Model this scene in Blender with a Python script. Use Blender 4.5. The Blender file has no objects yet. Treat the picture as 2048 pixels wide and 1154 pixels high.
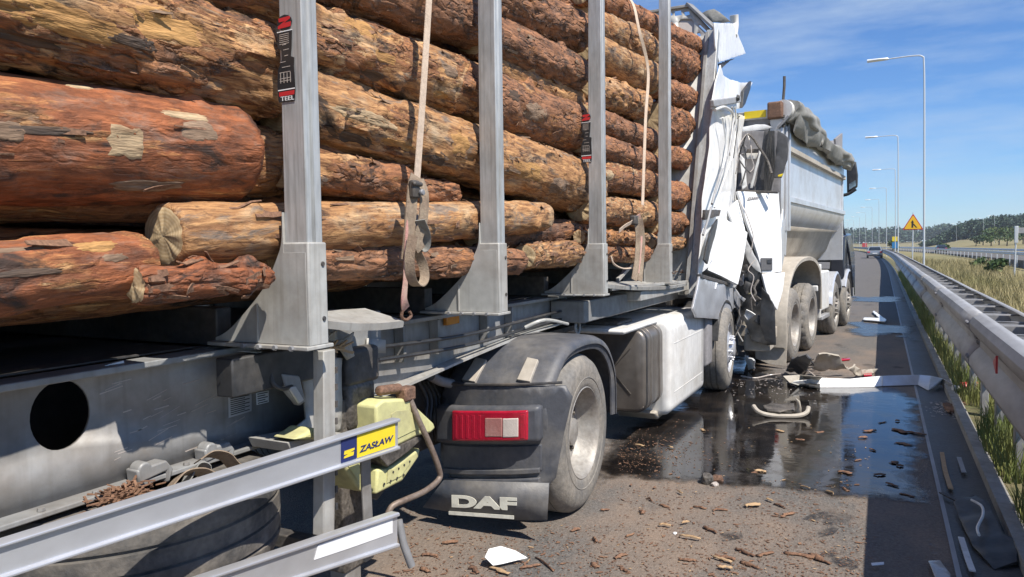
import bpy, bmesh, math, random
from mathutils import Vector, Matrix, noise
from mathutils.geometry import delaunay_2d_cdt
R = math.radians
rnd = random.Random(11)
V = Vector
sc = bpy.context.scene
col = sc.collection

# ------------------------------------------------------------------ camera, sky, sun, exposure
F = 1480.0                       # focal length in photo pixels (2048 wide)
CAM = V((0, 0, 1.7))
ROT = Matrix.Rotation(R(26.600), 3, 'Z') @ Matrix.Rotation(R(90 - 3.003), 3, 'X') @ Matrix.Rotation(R(-0.8), 3, 'Z')
cd = bpy.data.cameras.new('camera'); cam = bpy.data.objects.new('camera', cd); col.objects.link(cam)
cd.sensor_width = 36; cd.lens = 36 * F / 2048; cd.clip_start = 0.05; cd.clip_end = 6000
cam.matrix_world = Matrix.Translation(CAM) @ ROT.to_4x4()
sc.camera = cam
sc.render.resolution_x = 1024; sc.render.resolution_y = 577
SUN = V((0.53, -0.26, 0.80)).normalized()      # towards the sun
world = bpy.data.worlds.new('World'); sc.world = world; world.use_nodes = True
wn = world.node_tree.nodes; wl = world.node_tree.links
for n in list(wn): wn.remove(n)
wo = wn.new('ShaderNodeOutputWorld'); bg = wn.new('ShaderNodeBackground'); bg.inputs[1].default_value = 0.078
sky = wn.new('ShaderNodeTexSky'); sky.sky_type = 'NISHITA'; sky.sun_disc = False
sky.sun_elevation = math.asin(SUN.z); sky.sun_rotation = math.atan2(SUN.x, SUN.y)
sky.air_density = 1.0; sky.dust_density = 0.0; sky.ozone_density = 4.0
hs = wn.new('ShaderNodeHueSaturation'); hs.inputs['Saturation'].default_value = 1.05; hs.inputs['Value'].default_value = 1.0
tc = wn.new('ShaderNodeTexCoord'); mp = wn.new('ShaderNodeMapping'); mp.inputs['Scale'].default_value = (1.6, 1.6, 9.0)
mp.inputs['Rotation'].default_value = (0.05, 0.1, 0.3)
nz = wn.new('ShaderNodeTexNoise'); nz.inputs['Scale'].default_value = 2.3; nz.inputs['Detail'].default_value = 7; nz.inputs['Roughness'].default_value = .62
cr = wn.new('ShaderNodeValToRGB'); cr.color_ramp.elements[0].position = .42; cr.color_ramp.elements[1].position = .76
cr.color_ramp.elements[1].color = (.6, .6, .6, 1)
mx = wn.new('ShaderNodeMixRGB'); mx.inputs[2].default_value = (5.2, 6.4, 8.0, 1)
wl.new(tc.outputs['Generated'], mp.inputs[0]); wl.new(mp.outputs[0], nz.inputs[0]); wl.new(nz.outputs[0], cr.inputs[0])
tn = wn.new('ShaderNodeMixRGB'); tn.blend_type = 'MULTIPLY'; tn.inputs[0].default_value = 1; tn.inputs[2].default_value = (.76, 1.0, 1.32, 1)
wl.new(sky.outputs[0], hs.inputs['Color']); wl.new(hs.outputs[0], tn.inputs[1]); wl.new(tn.outputs[0], mx.inputs[1]); wl.new(cr.outputs[0], mx.inputs[0])
wl.new(mx.outputs[0], bg.inputs[0]); wl.new(bg.outputs[0], wo.inputs[0])
sl = bpy.data.lights.new('sun', 'SUN'); sl.energy = 5.0; sl.angle = R(0.53); sl.color = (1, .94, .85)
so = bpy.data.objects.new('sun', sl); col.objects.link(so); so.location = (20, -10, 40)
so.rotation_euler = (-SUN).to_track_quat('-Z', 'Y').to_euler()
sc.view_settings.view_transform = 'Standard'; sc.view_settings.look = 'None'
sc.view_settings.exposure = 0.48; sc.view_settings.gamma = 1; sc.view_settings.use_curve_mapping = False
sc.render.engine = 'CYCLES'

# ------------------------------------------------------------------ pixel -> place helpers
def ray(u, v): return ROT @ V(((u - 1024) / F, -(v - 577) / F, -1))
def PX(u, v, x): d = ray(u, v); return CAM + d * (x / d.x)
def PY(u, v, y): d = ray(u, v); return CAM + d * (y / d.y)
def PZ(u, v, z=0.0): d = ray(u, v); return CAM + d * ((z - CAM.z) / d.z)
def PP(u, v, p0, n): d = ray(u, v); return CAM + d * ((p0 - CAM).dot(n) / d.dot(n))
ROTI = ROT.transposed()
def depth(p): return -(ROTI @ (p - CAM)).z
def n3(p, s=1.0, o=0.0): return noise.noise(V((p[0] * s + o, p[1] * s + o * 1.7, p[2] * s - o)))
def fb(p, s, o=0, octs=3):
    t = 0; a = 1
    for i in range(octs): t += a * n3(p, s * 2 ** i, o + i * 9.1); a *= .5
    return t

# ------------------------------------------------------------------ materials
MATS = {}
def nodes_of(m):
    m.use_nodes = True
    return m.node_tree.nodes, m.node_tree.links, m.node_tree.nodes['Principled BSDF']
def setcol(b, c): b.inputs['Base Color'].default_value = (c[0], c[1], c[2], 1)
def pm(name, c, rough=.5, metal=0.0, dirt=None, amt=.5, scale=3.0, var=.18, bump=.0, bscale=60, coat=0.0, stretch=(1, 1, 1), streak=0.0):
    m = bpy.data.materials.new(name); N, L, b = nodes_of(m)
    tcn = N.new('ShaderNodeTexCoord'); oi = N.new('ShaderNodeObjectInfo')
    add = N.new('ShaderNodeVectorMath'); add.operation = 'MULTIPLY_ADD'; add.inputs[1].default_value = stretch
    sca = N.new('ShaderNodeVectorMath'); sca.operation = 'SCALE'; sca.inputs[0].default_value = (13, 27, 41)
    L.new(oi.outputs['Random'], sca.inputs['Scale']); L.new(sca.outputs[0], add.inputs[2]); L.new(tcn.outputs['Object'], add.inputs[0])
    n1 = N.new('ShaderNodeTexNoise'); n1.inputs['Scale'].default_value = scale; n1.inputs['Detail'].default_value = 8; n1.inputs['Roughness'].default_value = .62
    n2 = N.new('ShaderNodeTexNoise'); n2.inputs['Scale'].default_value = scale * 7; n2.inputs['Detail'].default_value = 5
    L.new(add.outputs[0], n1.inputs[0]); L.new(add.outputs[0], n2.inputs[0])
    r1 = N.new('ShaderNodeValToRGB'); r1.color_ramp.elements[0].position = .62 - amt * .45; r1.color_ramp.elements[1].position = .80 - amt * .2
    L.new(n1.outputs[0], r1.inputs[0])
    mr = N.new('ShaderNodeMapRange'); mr.inputs[1].default_value = .3; mr.inputs[2].default_value = .7
    mr.inputs[3].default_value = 1 - var; mr.inputs[4].default_value = 1 + var
    L.new(n2.outputs[0], mr.inputs[0])
    mixc = N.new('ShaderNodeMixRGB'); mixc.inputs[1].default_value = (*c, 1); mixc.inputs[2].default_value = (*(dirt or c), 1)
    fac = N.new('ShaderNodeMath'); fac.operation = 'MULTIPLY'; fac.inputs[1].default_value = min(1.0, .35 + amt) if dirt else 0
    L.new(r1.outputs[0], fac.inputs[0]); L.new(fac.outputs[0], mixc.inputs[0])
    src = mixc.outputs[0]
    if streak:
        mp2 = N.new('ShaderNodeMapping'); mp2.inputs['Scale'].default_value = (14, 14, .7)
        n4 = N.new('ShaderNodeTexNoise'); n4.inputs['Scale'].default_value = 2.2; n4.inputs['Detail'].default_value = 6
        L.new(add.outputs[0], mp2.inputs[0]); L.new(mp2.outputs[0], n4.inputs[0])
        r4 = N.new('ShaderNodeValToRGB'); r4.color_ramp.elements[0].position = .52; r4.color_ramp.elements[1].position = .75
        r4.color_ramp.elements[1].color = (streak, streak, streak, 1); L.new(n4.outputs[0], r4.inputs[0])
        mx4 = N.new('ShaderNodeMixRGB'); mx4.inputs[2].default_value = (*[x * .7 for x in (dirt or c)], 1)
        L.new(r4.outputs[0], mx4.inputs[0]); L.new(src, mx4.inputs[1]); src = mx4.outputs[0]
    vm = N.new('ShaderNodeVectorMath'); vm.operation = 'SCALE'; L.new(src, vm.inputs[0]); L.new(mr.outputs[0], vm.inputs['Scale'])
    L.new(vm.outputs[0], b.inputs['Base Color'])
    rr = N.new('ShaderNodeMapRange'); rr.inputs[3].default_value = max(.02, rough - .1); rr.inputs[4].default_value = min(1, rough + .15)
    L.new(n1.outputs[0], rr.inputs[0]); L.new(rr.outputs[0], b.inputs['Roughness'])
    b.inputs['Metallic'].default_value = metal; b.inputs['Coat Weight'].default_value = coat
    if bump:
        n5 = N.new('ShaderNodeTexNoise'); n5.inputs['Scale'].default_value = bscale; n5.inputs['Detail'].default_value = 6
        L.new(add.outputs[0], n5.inputs[0])
        bp = N.new('ShaderNodeBump'); bp.inputs['Strength'].default_value = bump; bp.inputs['Distance'].default_value = .01
        L.new(n5.outputs[0], bp.inputs['Height']); L.new(bp.outputs[0], b.inputs['Normal'])
    MATS[name] = m
    return m
DUST = (.30, .25, .20)
pm('grey_paint', (.42, .42, .40), .45, .0, (.25, .22, .185), .52, 2.5, .10, .08, 30, streak=.55)
pm('stake_metal', (.44, .45, .45), .42, .25, (.28, .27, .25), .45, 2.0, .12, .10, 25, stretch=(3, 3, .8), streak=.6)
pm('frame_paint', (.27, .275, .275), .45, .05, (.17, .145, .12), .5, 2.4, .14, .08, 40, streak=.3)  # frame grey lowered so its colour carries part of the shade under the load
pm('aluminium', (.62, .63, .66), .33, .55, (.40, .38, .36), .35, 2.0, .06, .05, 20, stretch=(1, .5, 1))
pm('galvanised', (.37, .37, .375), .55, .25, (.25, .245, .24), .5, 2.0, .12, .08, 30, stretch=(1, .3, 1))
pm('galv_dark', (.30, .30, .31), .55, .3, (.2, .2, .2), .5, 2.0, .15, .08, 30)
pm('dark_steel', (.055, .055, .058), .6, .2, (.16, .13, .10), .5, 4, .25, .3, 40)
pm('greasy', (.16, .14, .12), .55, .2, (.05, .045, .04), .7, 9, .4, .8, 30)
pm('fender_plastic', (.070, .074, .086), .48, 0, (.20, .185, .165), .40, 3.0, .15, .12, 80, streak=.25)
pm('black_plastic', (.028, .029, .031), .45, 0, (.10, .09, .08), .35, 4, .2, .1, 60)
pm('rubber', (.045, .045, .046), .75, 0, (.24, .21, .175), .55, 5, .2, .3, 70)
pm('dusty_rubber', (.155, .148, .138), .8, 0, (.27, .24, .20), .6, 5, .2, .3, 70)
pm('white_paint', (.82, .82, .81), .33, 0, (.55, .52, .47), .27, 2.6, .06, .05, 20, coat=.25, streak=.22)
pm('dirty_white', (.70, .695, .675), .4, 0, (.46, .42, .36), .34, 2.2, .07, .03, 30, streak=.3)
pm('dump_silver', (.60, .61, .63), .30, .35, (.40, .37, .33), .35, 1.6, .06, .04, 20)
pm('dump_beige', (.43, .39, .33), .65, 0, (.31, .27, .22), .5, 2.5, .12, .1, 40)
pm('rim_silver', (.36, .345, .32), .5, .25, (.22, .19, .16), .55, 5, .14, .15, 60)
pm('tank_metal', (.22, .20, .18), .34, .5, (.13, .11, .095), .5, 2.2, .12, .08, 20)
pm('rust', (.20, .11, .07), .8, .1, (.10, .06, .045), .5, 14, .35, .6, 60)
pm('handle_steel', (.24, .19, .155), .55, .35, (.13, .09, .07), .5, 10, .2, .2, 60)
pm('yellow_plastic', (.60, .58, .27), .55, 0, (.34, .31, .18), .55, 5, .08, .1, 40)
pm('pink_strap', (.52, .27, .23), .85, 0, (.42, .36, .28), .5, 8, .15, .4, 220)
pm('pale_strap', (.60, .47, .36), .85, 0, (.46, .36, .28), .45, 8, .12, .4, 220)
pm('brown_strap', (.21, .15, .105), .85, 0, (.36, .29, .21), .5, 10, .2, .4, 200)
pm('tarp', (.27, .265, .245), .7, 0, (.15, .145, .13), .45, 5, .12, .3, 40)
pm('tape_white', (.80, .80, .80), .5, 0, None, 0, 3, .03)
pm('decal_black', (.02, .02, .022), .5, 0, None, 0, 3, .1)
pm('decal_red', (.50, .025, .03), .45, 0, None, 0, 3, .05)
pm('decal_cream', (.72, .70, .60), .6, 0, (.42, .40, .36), .4, 10, .06)
pm('decal_yellow', (.80, .60, .03), .45, 0, None, 0, 3, .03)
pm('decal_blue', (.02, .03, .12), .45, 0, None, 0, 3, .05)
pm('decal_darkred', (.22, .02, .03), .5, 0, None, 0, 3, .1)
pm('sign_yellow', (.85, .48, .02), .45, 0, None, 0, 3, .03)
pm('lamp_red', (.42, .012, .035), .16, 0, (.24, .01, .02), .3, 6, .1, .15, 120, coat=.5)
pm('lamp_white', (.60, .53, .48), .2, 0, None, 0, 5, .05, .2, 150, coat=.4)
pm('lens_pink', (.42, .19, .17), .22, 0, (.5, .3, .27), .4, 8, .08, .2, 150, coat=.4)
pm('lamp_grey', (.42, .37, .33), .25, 0, None, 0, 5, .05, .2, 150, coat=.4)
pm('amber', (.55, .20, .02), .25, 0, None, 0, 5, .1)
pm('chip_bark', (.155, .082, .050), .85, 0, (.26, .145, .085), .5, 12, .35, .6, 60)
pm('chip_wood', (.44, .30, .17), .75, 0, (.36, .22, .11), .45, 12, .2, .4, 60, stretch=(1, 4, 4))
pm('bare_wood', (.47, .35, .21), .75, 0, (.25, .155, .085), .6, 9, .28, .5, 50, stretch=(.5, 3, 3))
pm('ochre_wood', (.46, .25, .085), .7, 0, (.24, .115, .04), .55, 8, .25, .5, 50, stretch=(.5, 4, 4))
pm('dark_wood', (.055, .038, .028), .75, 0, (.17, .105, .065), .5, 9, .25, .5, 50, stretch=(.4, 4, 4))
pm('grey_wood', (.26, .175, .115), .8, 0, (.13, .08, .05), .55, 9, .3, .5, 50, stretch=(.5, 3, 3))
pm('concrete', (.33, .32, .295), .85, 0, (.20, .19, .17), .5, 2.5, .15, .5, 60)
pm('line_paint', (.66, .66, .64), .6, 0, (.35, .34, .32), .45, 3, .08, .1, 80)
pm('curtain', (.085, .085, .09), .8, 0, None, 0, 4, .15)
pm('interior_grey', (.25, .24, .245), .7, 0, (.17, .165, .17), .4, 4, .1)
pm('car_silver', (.30, .33, .35), .3, .4, None, 0, 3, .04, coat=.4)
pm('car_dark', (.03, .035, .05), .25, .2, None, 0, 3, .04, coat=.5)
pm('glass_dark', (.018, .025, .035), .06, 0, None, 0, 3, .04)
pm('mirror', (.75, .78, .80), .05, 1.0, None, 0, 3, .0)
pm('red_paint', (.50, .04, .045), .4, 0, None, 0, 3, .06)
pm('blue_sign', (.03, .20, .45), .4, 0, None, 0, 3, .06)
pm('lamp_post', (.60, .62, .63), .45, .3, None, 0, 3, .06)
pm('lamp_head', (.78, .79, .80), .35, .1, None, 0, 3, .04)
pm('barrier_blue', (.20, .22, .26), .5, .3, None, 0, 3, .08)
pm('tree_bark', (.10, .07, .05), .9, 0, None, 0, 6, .2)

def foliage_mat(name, c1, c2, sc_=.5):
    m = bpy.data.materials.new(name); N, L, b = nodes_of(m)
    t = N.new('ShaderNodeTexCoord'); n = N.new('ShaderNodeTexNoise'); n.inputs['Scale'].default_value = sc_; n.inputs['Detail'].default_value = 8
    r = N.new('ShaderNodeMixRGB'); r.inputs[1].default_value = (*c1, 1); r.inputs[2].default_value = (*c2, 1)
    rp = N.new('ShaderNodeMapRange'); rp.inputs[1].default_value = .35; rp.inputs[2].default_value = .65
    L.new(t.outputs['Object'], n.inputs[0]); L.new(n.outputs[0], rp.inputs[0]); L.new(rp.outputs[0], r.inputs[0]); L.new(r.outputs[0], b.inputs['Base Color'])
    b.inputs['Roughness'].default_value = .75
    b.inputs['Subsurface Weight'].default_value = 0
    MATS[name] = m
foliage_mat('leaf_dark', (.030, .058, .036), (.050, .088, .045), .05)
foliage_mat('leaf_mid', (.035, .07, .02), (.08, .13, .035), .3)
foliage_mat('leaf_yellow', (.08, .12, .025), (.14, .17, .05), .5)
foliage_mat('grass_green', (.10, .145, .03), (.26, .25, .085), 1.3)
foliage_mat('grass_dry', (.19, .175, .065), (.40, .33, .17), .35)

# ------------------------------------------------------------------ mesh builder
FRAME = {}                        # world origin of every object made here
class MB:
    def __init__(s): s.v = []; s.f = []; s.mi = []
    def add(s, vs, fs, m=0):
        k = len(s.v); s.v += [V(p) for p in vs]; s.f += [tuple(i + k for i in f) for f in fs]; s.mi += [m] * len(fs); return s
    def box(s, a, b, m=0):
        x0, y0, z0 = (min(a[i], b[i]) for i in range(3)); x1, y1, z1 = (max(a[i], b[i]) for i in range(3))
        return s.add([(x0, y0, z0), (x1, y0, z0), (x1, y1, z0), (x0, y1, z0), (x0, y0, z1), (x1, y0, z1), (x1, y1, z1), (x0, y1, z1)],
                     [(0, 3, 2, 1), (4, 5, 6, 7), (0, 1, 5, 4), (1, 2, 6, 5), (2, 3, 7, 6), (3, 0, 4, 7)], m)
    def obox(s, c, ax, ay, az, m=0):      # half-axis vectors
        c, ax, ay, az = V(c), V(ax), V(ay), V(az)
        p = [c + i * ax + j * ay + k * az for k in (-1, 1) for j, i in ((-1, -1), (-1, 1), (1, 1), (1, -1))]
        return s.add(p, [(0, 3, 2, 1), (4, 5, 6, 7), (0, 1, 5, 4), (1, 2, 6, 5), (2, 3, 7, 6), (3, 0, 4, 7)], m)
    def bar(s, a, b, w, h, up=(0, 0, 1), m=0):   # rectangular bar from a to b
        a, b = V(a), V(b); d = (b - a); L = d.length / 2; d.normalize(); up = V(up)
        x = d.cross(up).normalized(); z = x.cross(d)
        return s.obox((a + b) / 2, d * L, x * w / 2, z * h / 2, m)
    def prism(s, pts, vec, m=0):
        n = len(pts); vec = V(vec); p = [V(q) for q in pts]
        return s.add(p + [q + vec for q in p], [tuple(range(n))[::-1], tuple(range(n, 2 * n))] + [(i, (i + 1) % n, n + (i + 1) % n, n + i) for i in range(n)], m)
    def loft(s, rings, closed=True, caps=True, m=0):
        n = len(rings[0]); k = len(s.v)
        vs = [p for r in rings for p in r]; fs = []
        for i in range(len(rings) - 1):
            for j in range(n if closed else n - 1):
                a = i * n + j; b = i * n + (j + 1) % n; fs.append((a, b, b + n, a + n))
        if caps and closed: fs += [tuple(range(n))[::-1], tuple(range(len(vs) - n, len(vs)))]
        return s.add(vs, fs, m)
    def tube(s, pts, r, n=10, m=0, flat=None):
        pts = [V(p) for p in pts]; rings = []; x = None
        for i, p in enumerate(pts):
            t = (pts[min(i + 1, len(pts) - 1)] - pts[max(i - 1, 0)]).normalized()
            if x is None: x = t.orthogonal().normalized()
            x = (x - t * x.dot(t)).normalized(); y = t.cross(x)
            ri = r[i] if isinstance(r, (list, tuple)) else r
            rings.append([p + (x * math.cos(2 * math.pi * j / n) + y * math.sin(2 * math.pi * j / n)) * ri for j in range(n)])
        return s.loft(rings, m=m)
    def lathe(s, prof, o, ax, n=48, m=0, mod=None):   # prof: (radius, along axis)
        o, ax = V(o), V(ax).normalized(); x = ax.orthogonal().normalized(); y = ax.cross(x); rings = []
        for q, (r, h) in enumerate(prof):
            rings.append([o + ax * h + (x * math.cos(2 * math.pi * j / n) + y * math.sin(2 * math.pi * j / n)) * (r + (mod(q, j) if mod else 0)) for j in range(n)])
        return s.loft(rings, m=m, caps=(prof[0][0] > 1e-4 and prof[-1][0] > 1e-4 and False))
    def build(s, name, mats, parent=None, bevel=0.0, smooth=32, label=None, seg=2, kind=None, origin=None, recalc=True):
        me = bpy.data.meshes.new(name)
        lo = V([min(p[i] for p in s.v) for i in range(3)]); hi = V([max(p[i] for p in s.v) for i in range(3)])
        c = V(origin) if origin is not None else (lo + hi) / 2
        me.from_pydata([p - c for p in s.v], [], s.f)
        if isinstance(mats, str): mats = [mats]
        for m in mats: me.materials.append(MATS[m])
        for p, i in zip(me.polygons, s.mi): p.material_index = i
        if recalc:
            bm = bmesh.new(); bm.from_mesh(me); bmesh.ops.remove_doubles(bm, verts=bm.verts, dist=1e-5)
            bmesh.ops.recalc_face_normals(bm, faces=bm.faces); bm.to_mesh(me); bm.free()
        if smooth:
            me.polygons.foreach_set('use_smooth', [True] * len(me.polygons)); me.set_sharp_from_angle(angle=R(smooth))
        o = bpy.data.objects.new(name, me); col.objects.link(o)
        put(o, c, parent)
        if bevel:
            b = o.modifiers.new('bevel', 'BEVEL'); b.width = bevel; b.segments = seg; b.limit_method = 'ANGLE'; b.angle_limit = R(40); b.harden_normals = False
        if label: o['label'] = label
        if kind: o['kind'] = kind
        return o
def put(o, c, parent):
    FRAME[o] = V(c)
    if parent is not None: o.parent = parent; o.location = V(c) - FRAME[parent]
    else: o.location = c
def tag(o, label, cat, group=None, kind=None):
    o['label'] = label; o['category'] = cat
    if group: o['group'] = group
    if kind: o['kind'] = kind
    return o
def thing(name, loc, label, cat, group=None):
    o = bpy.data.objects.new(name, None); col.objects.link(o); o.empty_display_size = .3
    put(o, V(loc), None); tag(o, label, cat, group); return o
def struct(o, kind='structure'): o['kind'] = kind; return o
def flat_of(pts):
    p0 = pts[0]; n = V((0, 0, 0))
    for i in range(len(pts)): n += (pts[i] - p0).cross(pts[(i + 1) % len(pts)] - p0)
    n.normalize(); x = n.orthogonal().normalized(); y = n.cross(x)
    return p0, x, y, n
def sheet(name, pts, mat, parent, t=.006, cell=.05, amp=0.0, jag=0.0, freq=4.0, holes=(), label=None, seed=0, kind=None, ridge=0.0, bevel=0.0, warp=None):
    """thin plate with an outline, optional holes, wrinkled out of its plane"""
    pts = [V(p) for p in pts]; p0, x, y, n = flat_of(pts)
    to2 = lambda p: V(((p - p0).dot(x), (p - p0).dot(y)))
    P = []; E = []
    for loop in [pts] + [[V(q) for q in h] for h in holes]:
        q2 = [to2(p) for p in loop]; dens = []
        for i in range(len(q2)):
            a, b = q2[i], q2[(i + 1) % len(q2)]; k = max(1, int((b - a).length / cell)) if amp or ridge or warp else 1
            dens += [a.lerp(b, j / k) + (V((noise.noise(V((a.x + j * 1.7, a.y, seed))), noise.noise(V((a.y, j * 1.7, seed + 4))))) * jag if jag and j else V((0, 0))) for j in range(k)]
        k0 = len(P); P += dens; E += [(k0 + i, k0 + (i + 1) % len(dens)) for i in range(len(dens))]
    if amp or ridge or warp:
        x0, x1 = min(p.x for p in P), max(p.x for p in P); y0, y1 = min(p.y for p in P), max(p.y for p in P)
        i = x0 + cell / 2
        while i < x1:
            j = y0 + cell / 2
            while j < y1: P.append(V((i + rnd.uniform(-.2, .2) * cell, j + rnd.uniform(-.2, .2) * cell))); j += cell
            i += cell
    ov, oe, of, *_ = delaunay_2d_cdt(P, E, [], 2, 1e-6)
    h2 = [[to2(V(q)) for q in h] for h in holes]
    def inhole(c):
        for h in h2:
            k = False
            for i in range(len(h)):
                a, b = h[i], h[i - 1]
                if (a.y > c.y) != (b.y > c.y) and c.x < (b.x - a.x) * (c.y - a.y) / (b.y - a.y) + a.x: k = not k
            if k: return True
        return False
    of = [f for f in of if not inhole(sum((ov[i] for i in f), V((0, 0))) / len(f))] if h2 else of
    ws = []
    for q in ov:
        p = p0 + x * q.x + y * q.y
        d = 0
        if amp: d += amp * fb(p, freq, seed, 3)
        if ridge: d += ridge * (1 - abs(n3(p, freq * .8, seed + 5)) * 2.2)
        if warp: p = warp(p)
        ws.append(p + n * d)
    mb = MB(); mb.add(ws, [tuple(f) for f in of])
    o = mb.build(name, mat, parent, label=label, kind=kind, smooth=40)
    so_ = o.modifiers.new('solid', 'SOLIDIFY'); so_.thickness = t; so_.offset = 0
    if bevel:
        b = o.modifiers.new('bevel', 'BEVEL'); b.width = bevel; b.segments = 2; b.limit_method = 'ANGLE'; b.angle_limit = R(50)
    return o
def text(name, s, mat, parent, o, xd, yd, height, width=None, shear=0.0, depth_=.0015, label=None, bold=0.0):
    """lettering: o is the lower left corner, xd/yd unit directions in the plane"""
    cu = bpy.data.curves.new(name, 'FONT'); cu.body = s; cu.size = 1; cu.shear = shear; cu.extrude = .02; cu.offset = bold
    to = bpy.data.objects.new(name, cu); col.objects.link(to)
    dg = bpy.context.evaluated_depsgraph_get(); me0 = to.evaluated_get(dg).to_mesh()
    vs = [v.co.copy() for v in me0.vertices]; fs = [tuple(p.vertices) for p in me0.polygons]
    to.evaluated_get(dg).to_mesh_clear(); bpy.data.objects.remove(to); bpy.data.curves.remove(cu)
    x0, x1 = min(v.x for v in vs), max(v.x for v in vs); y0, y1 = min(v.y for v in vs), max(v.y for v in vs)
    ky = height / (y1 - y0); kx = width / (x1 - x0) if width else ky
    xd, yd = V(xd), V(yd); nn = xd.normalized().cross(yd.normalized())
    mb = MB(); mb.add([V(o) + xd * ((v.x - x0) * kx) + yd * ((v.y - y0) * ky) + nn * (depth_ * (1 if v.z > 0 else 0)) for v in vs], fs)
    return mb.build(name, mat, parent, smooth=0, label=label, recalc=False)
def seg_pts(pts, n=8):          # smooth curve (Catmull-Rom) through points
    pts = [V(p) for p in pts]; out = []
    for i in range(len(pts) - 1):
        p0 = pts[max(i - 1, 0)]; p1 = pts[i]; p2 = pts[i + 1]; p3 = pts[min(i + 2, len(pts) - 1)]
        for k in range(n):
            t = k / n
            out.append(.5 * ((2 * p1) + (p2 - p0) * t + (2 * p0 - 5 * p1 + 4 * p2 - p3) * t * t + (3 * p1 - p0 - 3 * p2 + p3) * t ** 3))
    out.append(pts[-1]); return out
def ribbon(mb, pts, w, side, t=.003):       # flat band along pts, side = width direction(s)
    pts = [V(p) for p in pts]; rings = []
    for i, p in enumerate(pts):
        tt = (pts[min(i + 1, len(pts) - 1)] - pts[max(i - 1, 0)]).normalized()
        sd = V(side[i] if isinstance(side, list) else side); sd = (sd - tt * sd.dot(tt)).normalized(); nn = tt.cross(sd)
        ww = w[i] if isinstance(w, list) else w
        rings.append([p + sd * ww / 2 + nn * t / 2, p - sd * ww / 2 + nn * t / 2, p - sd * ww / 2 - nn * t / 2, p + sd * ww / 2 - nn * t / 2])
    return mb.loft(rings)
def curve_x(y): return -((y - 45) ** 2) / 5000.0 if y > 45 else 0.0
# ------------------------------------------------------------------ setting
def sstep(a, b, t):
    t = max(0, min(1, (t - a) / (b - a))); return t * t * (3 - 2 * t)
def terrain(x, y):
    z = -.22
    xr = x - curve_x(y)
    if xr > 1.3: z -= .5 * sstep(1.3, 6, xr) * (1 - sstep(80, 140, y))
    if y > 0: z += 4.6 * sstep(150, 430, y) * sstep(.035, .10, x / max(y, 1))
    if y > 500: z += 5 * sstep(500, 1200, y)
    return z
def ground_mat():
    m = bpy.data.materials.new('field_soil'); N, L, b = nodes_of(m)
    t = N.new('ShaderNodeTexCoord'); n = N.new('ShaderNodeTexNoise'); n.inputs['Scale'].default_value = .06; n.inputs['Detail'].default_value = 10; n.inputs['Roughness'].default_value = .7
    n2 = N.new('ShaderNodeTexNoise'); n2.inputs['Scale'].default_value = 4; n2.inputs['Detail'].default_value = 8
    L.new(t.outputs['Object'], n.inputs[0]); L.new(t.outputs['Object'], n2.inputs[0])
    mx1 = N.new('ShaderNodeMixRGB'); mx1.inputs[1].default_value = (.36, .29, .13, 1); mx1.inputs[2].default_value = (.24, .22, .085, 1)
    rp = N.new('ShaderNodeMapRange'); rp.inputs[1].default_value = .4; rp.inputs[2].default_value = .62; L.new(n.outputs[0], rp.inputs[0]); L.new(rp.outputs[0], mx1.inputs[0])
    mx2 = N.new('ShaderNodeMixRGB'); mx2.blend_type = 'MULTIPLY'; mx2.inputs[0].default_value = .6
    L.new(mx1.outputs[0], mx2.inputs[1]); L.new(n2.outputs[0], mx2.inputs[2]); L.new(mx2.outputs[0], b.inputs['Base Color']); b.inputs['Roughness'].default_value = .9
    MATS['field_soil'] = m
ground_mat()
ys = [-60, -20, 0, 5, 10, 20, 35, 50, 70, 90, 120, 150, 180, 210, 240, 270, 300, 340, 380, 430, 500, 600, 800, 1000, 1300, 1700, 2300, 3200]
fr = [-1.6, -.8, -.4, -.2, -.1, -.05, -.02, 0, .015, .03, .045, .06, .075, .09, .105, .12, .15, .2, .3, .5, .8, 1.6]
mb = MB(); vs = []
for y in ys:
    for k, f_ in enumerate(fr):
        yy = max(y, 30); x = f_ * yy * 1.0 + (-8 + 10 * (k / (len(fr) - 1))) + curve_x(y) * (1 - min(1, abs(f_) * 2))
        if y <= 120: x = [-120, -60, -30, -20, -16, -10, -5, 0, 1.3, 2, 3, 4, 5, 6, 8, 11, 15, 20, 40, 70, 110, 200][k] + curve_x(y)
        vs.append((x, y, terrain(x, y)))
n_ = len(fr); fs = [(i * n_ + j, i * n_ + j + 1, (i + 1) * n_ + j + 1, (i + 1) * n_ + j) for i in range(len(ys) - 1) for j in range(n_ - 1)]
mb.add(vs, fs); struct(mb.build('ground', 'field_soil', origin=(0, 0, 0), smooth=60))

def strip(name, x0, x1, y0, y1, z, mat, thick=0, dy=2.0, kind='structure', dyn=None):
    mb = MB(); y = y0; L_ = []; Rr = []
    while True:
        c = curve_x(y); L_.append((x0 + c, y, z)); Rr.append((x1 + c, y, z))
        if y >= y1: break
        y = min(y1, y + (dy if y < 60 else 15))
    n = len(L_); mb.add(L_ + Rr, [(i, n + i, n + i + 1, i + 1) for i in range(n - 1)])
    if thick:
        mb.add([(p[0], p[1], p[2] - thick) for p in L_] + L_, [(i, n + i, n + i + 1, i + 1) for i in range(n - 1)])
        mb.add([(p[0], p[1], p[2] - thick) for p in Rr] + Rr, [(i, n + i, n + i + 1, i + 1) for i in range(n - 1)])
    o = mb.build(name, mat, origin=(0, 0, 0)); struct(o, kind); return o

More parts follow.
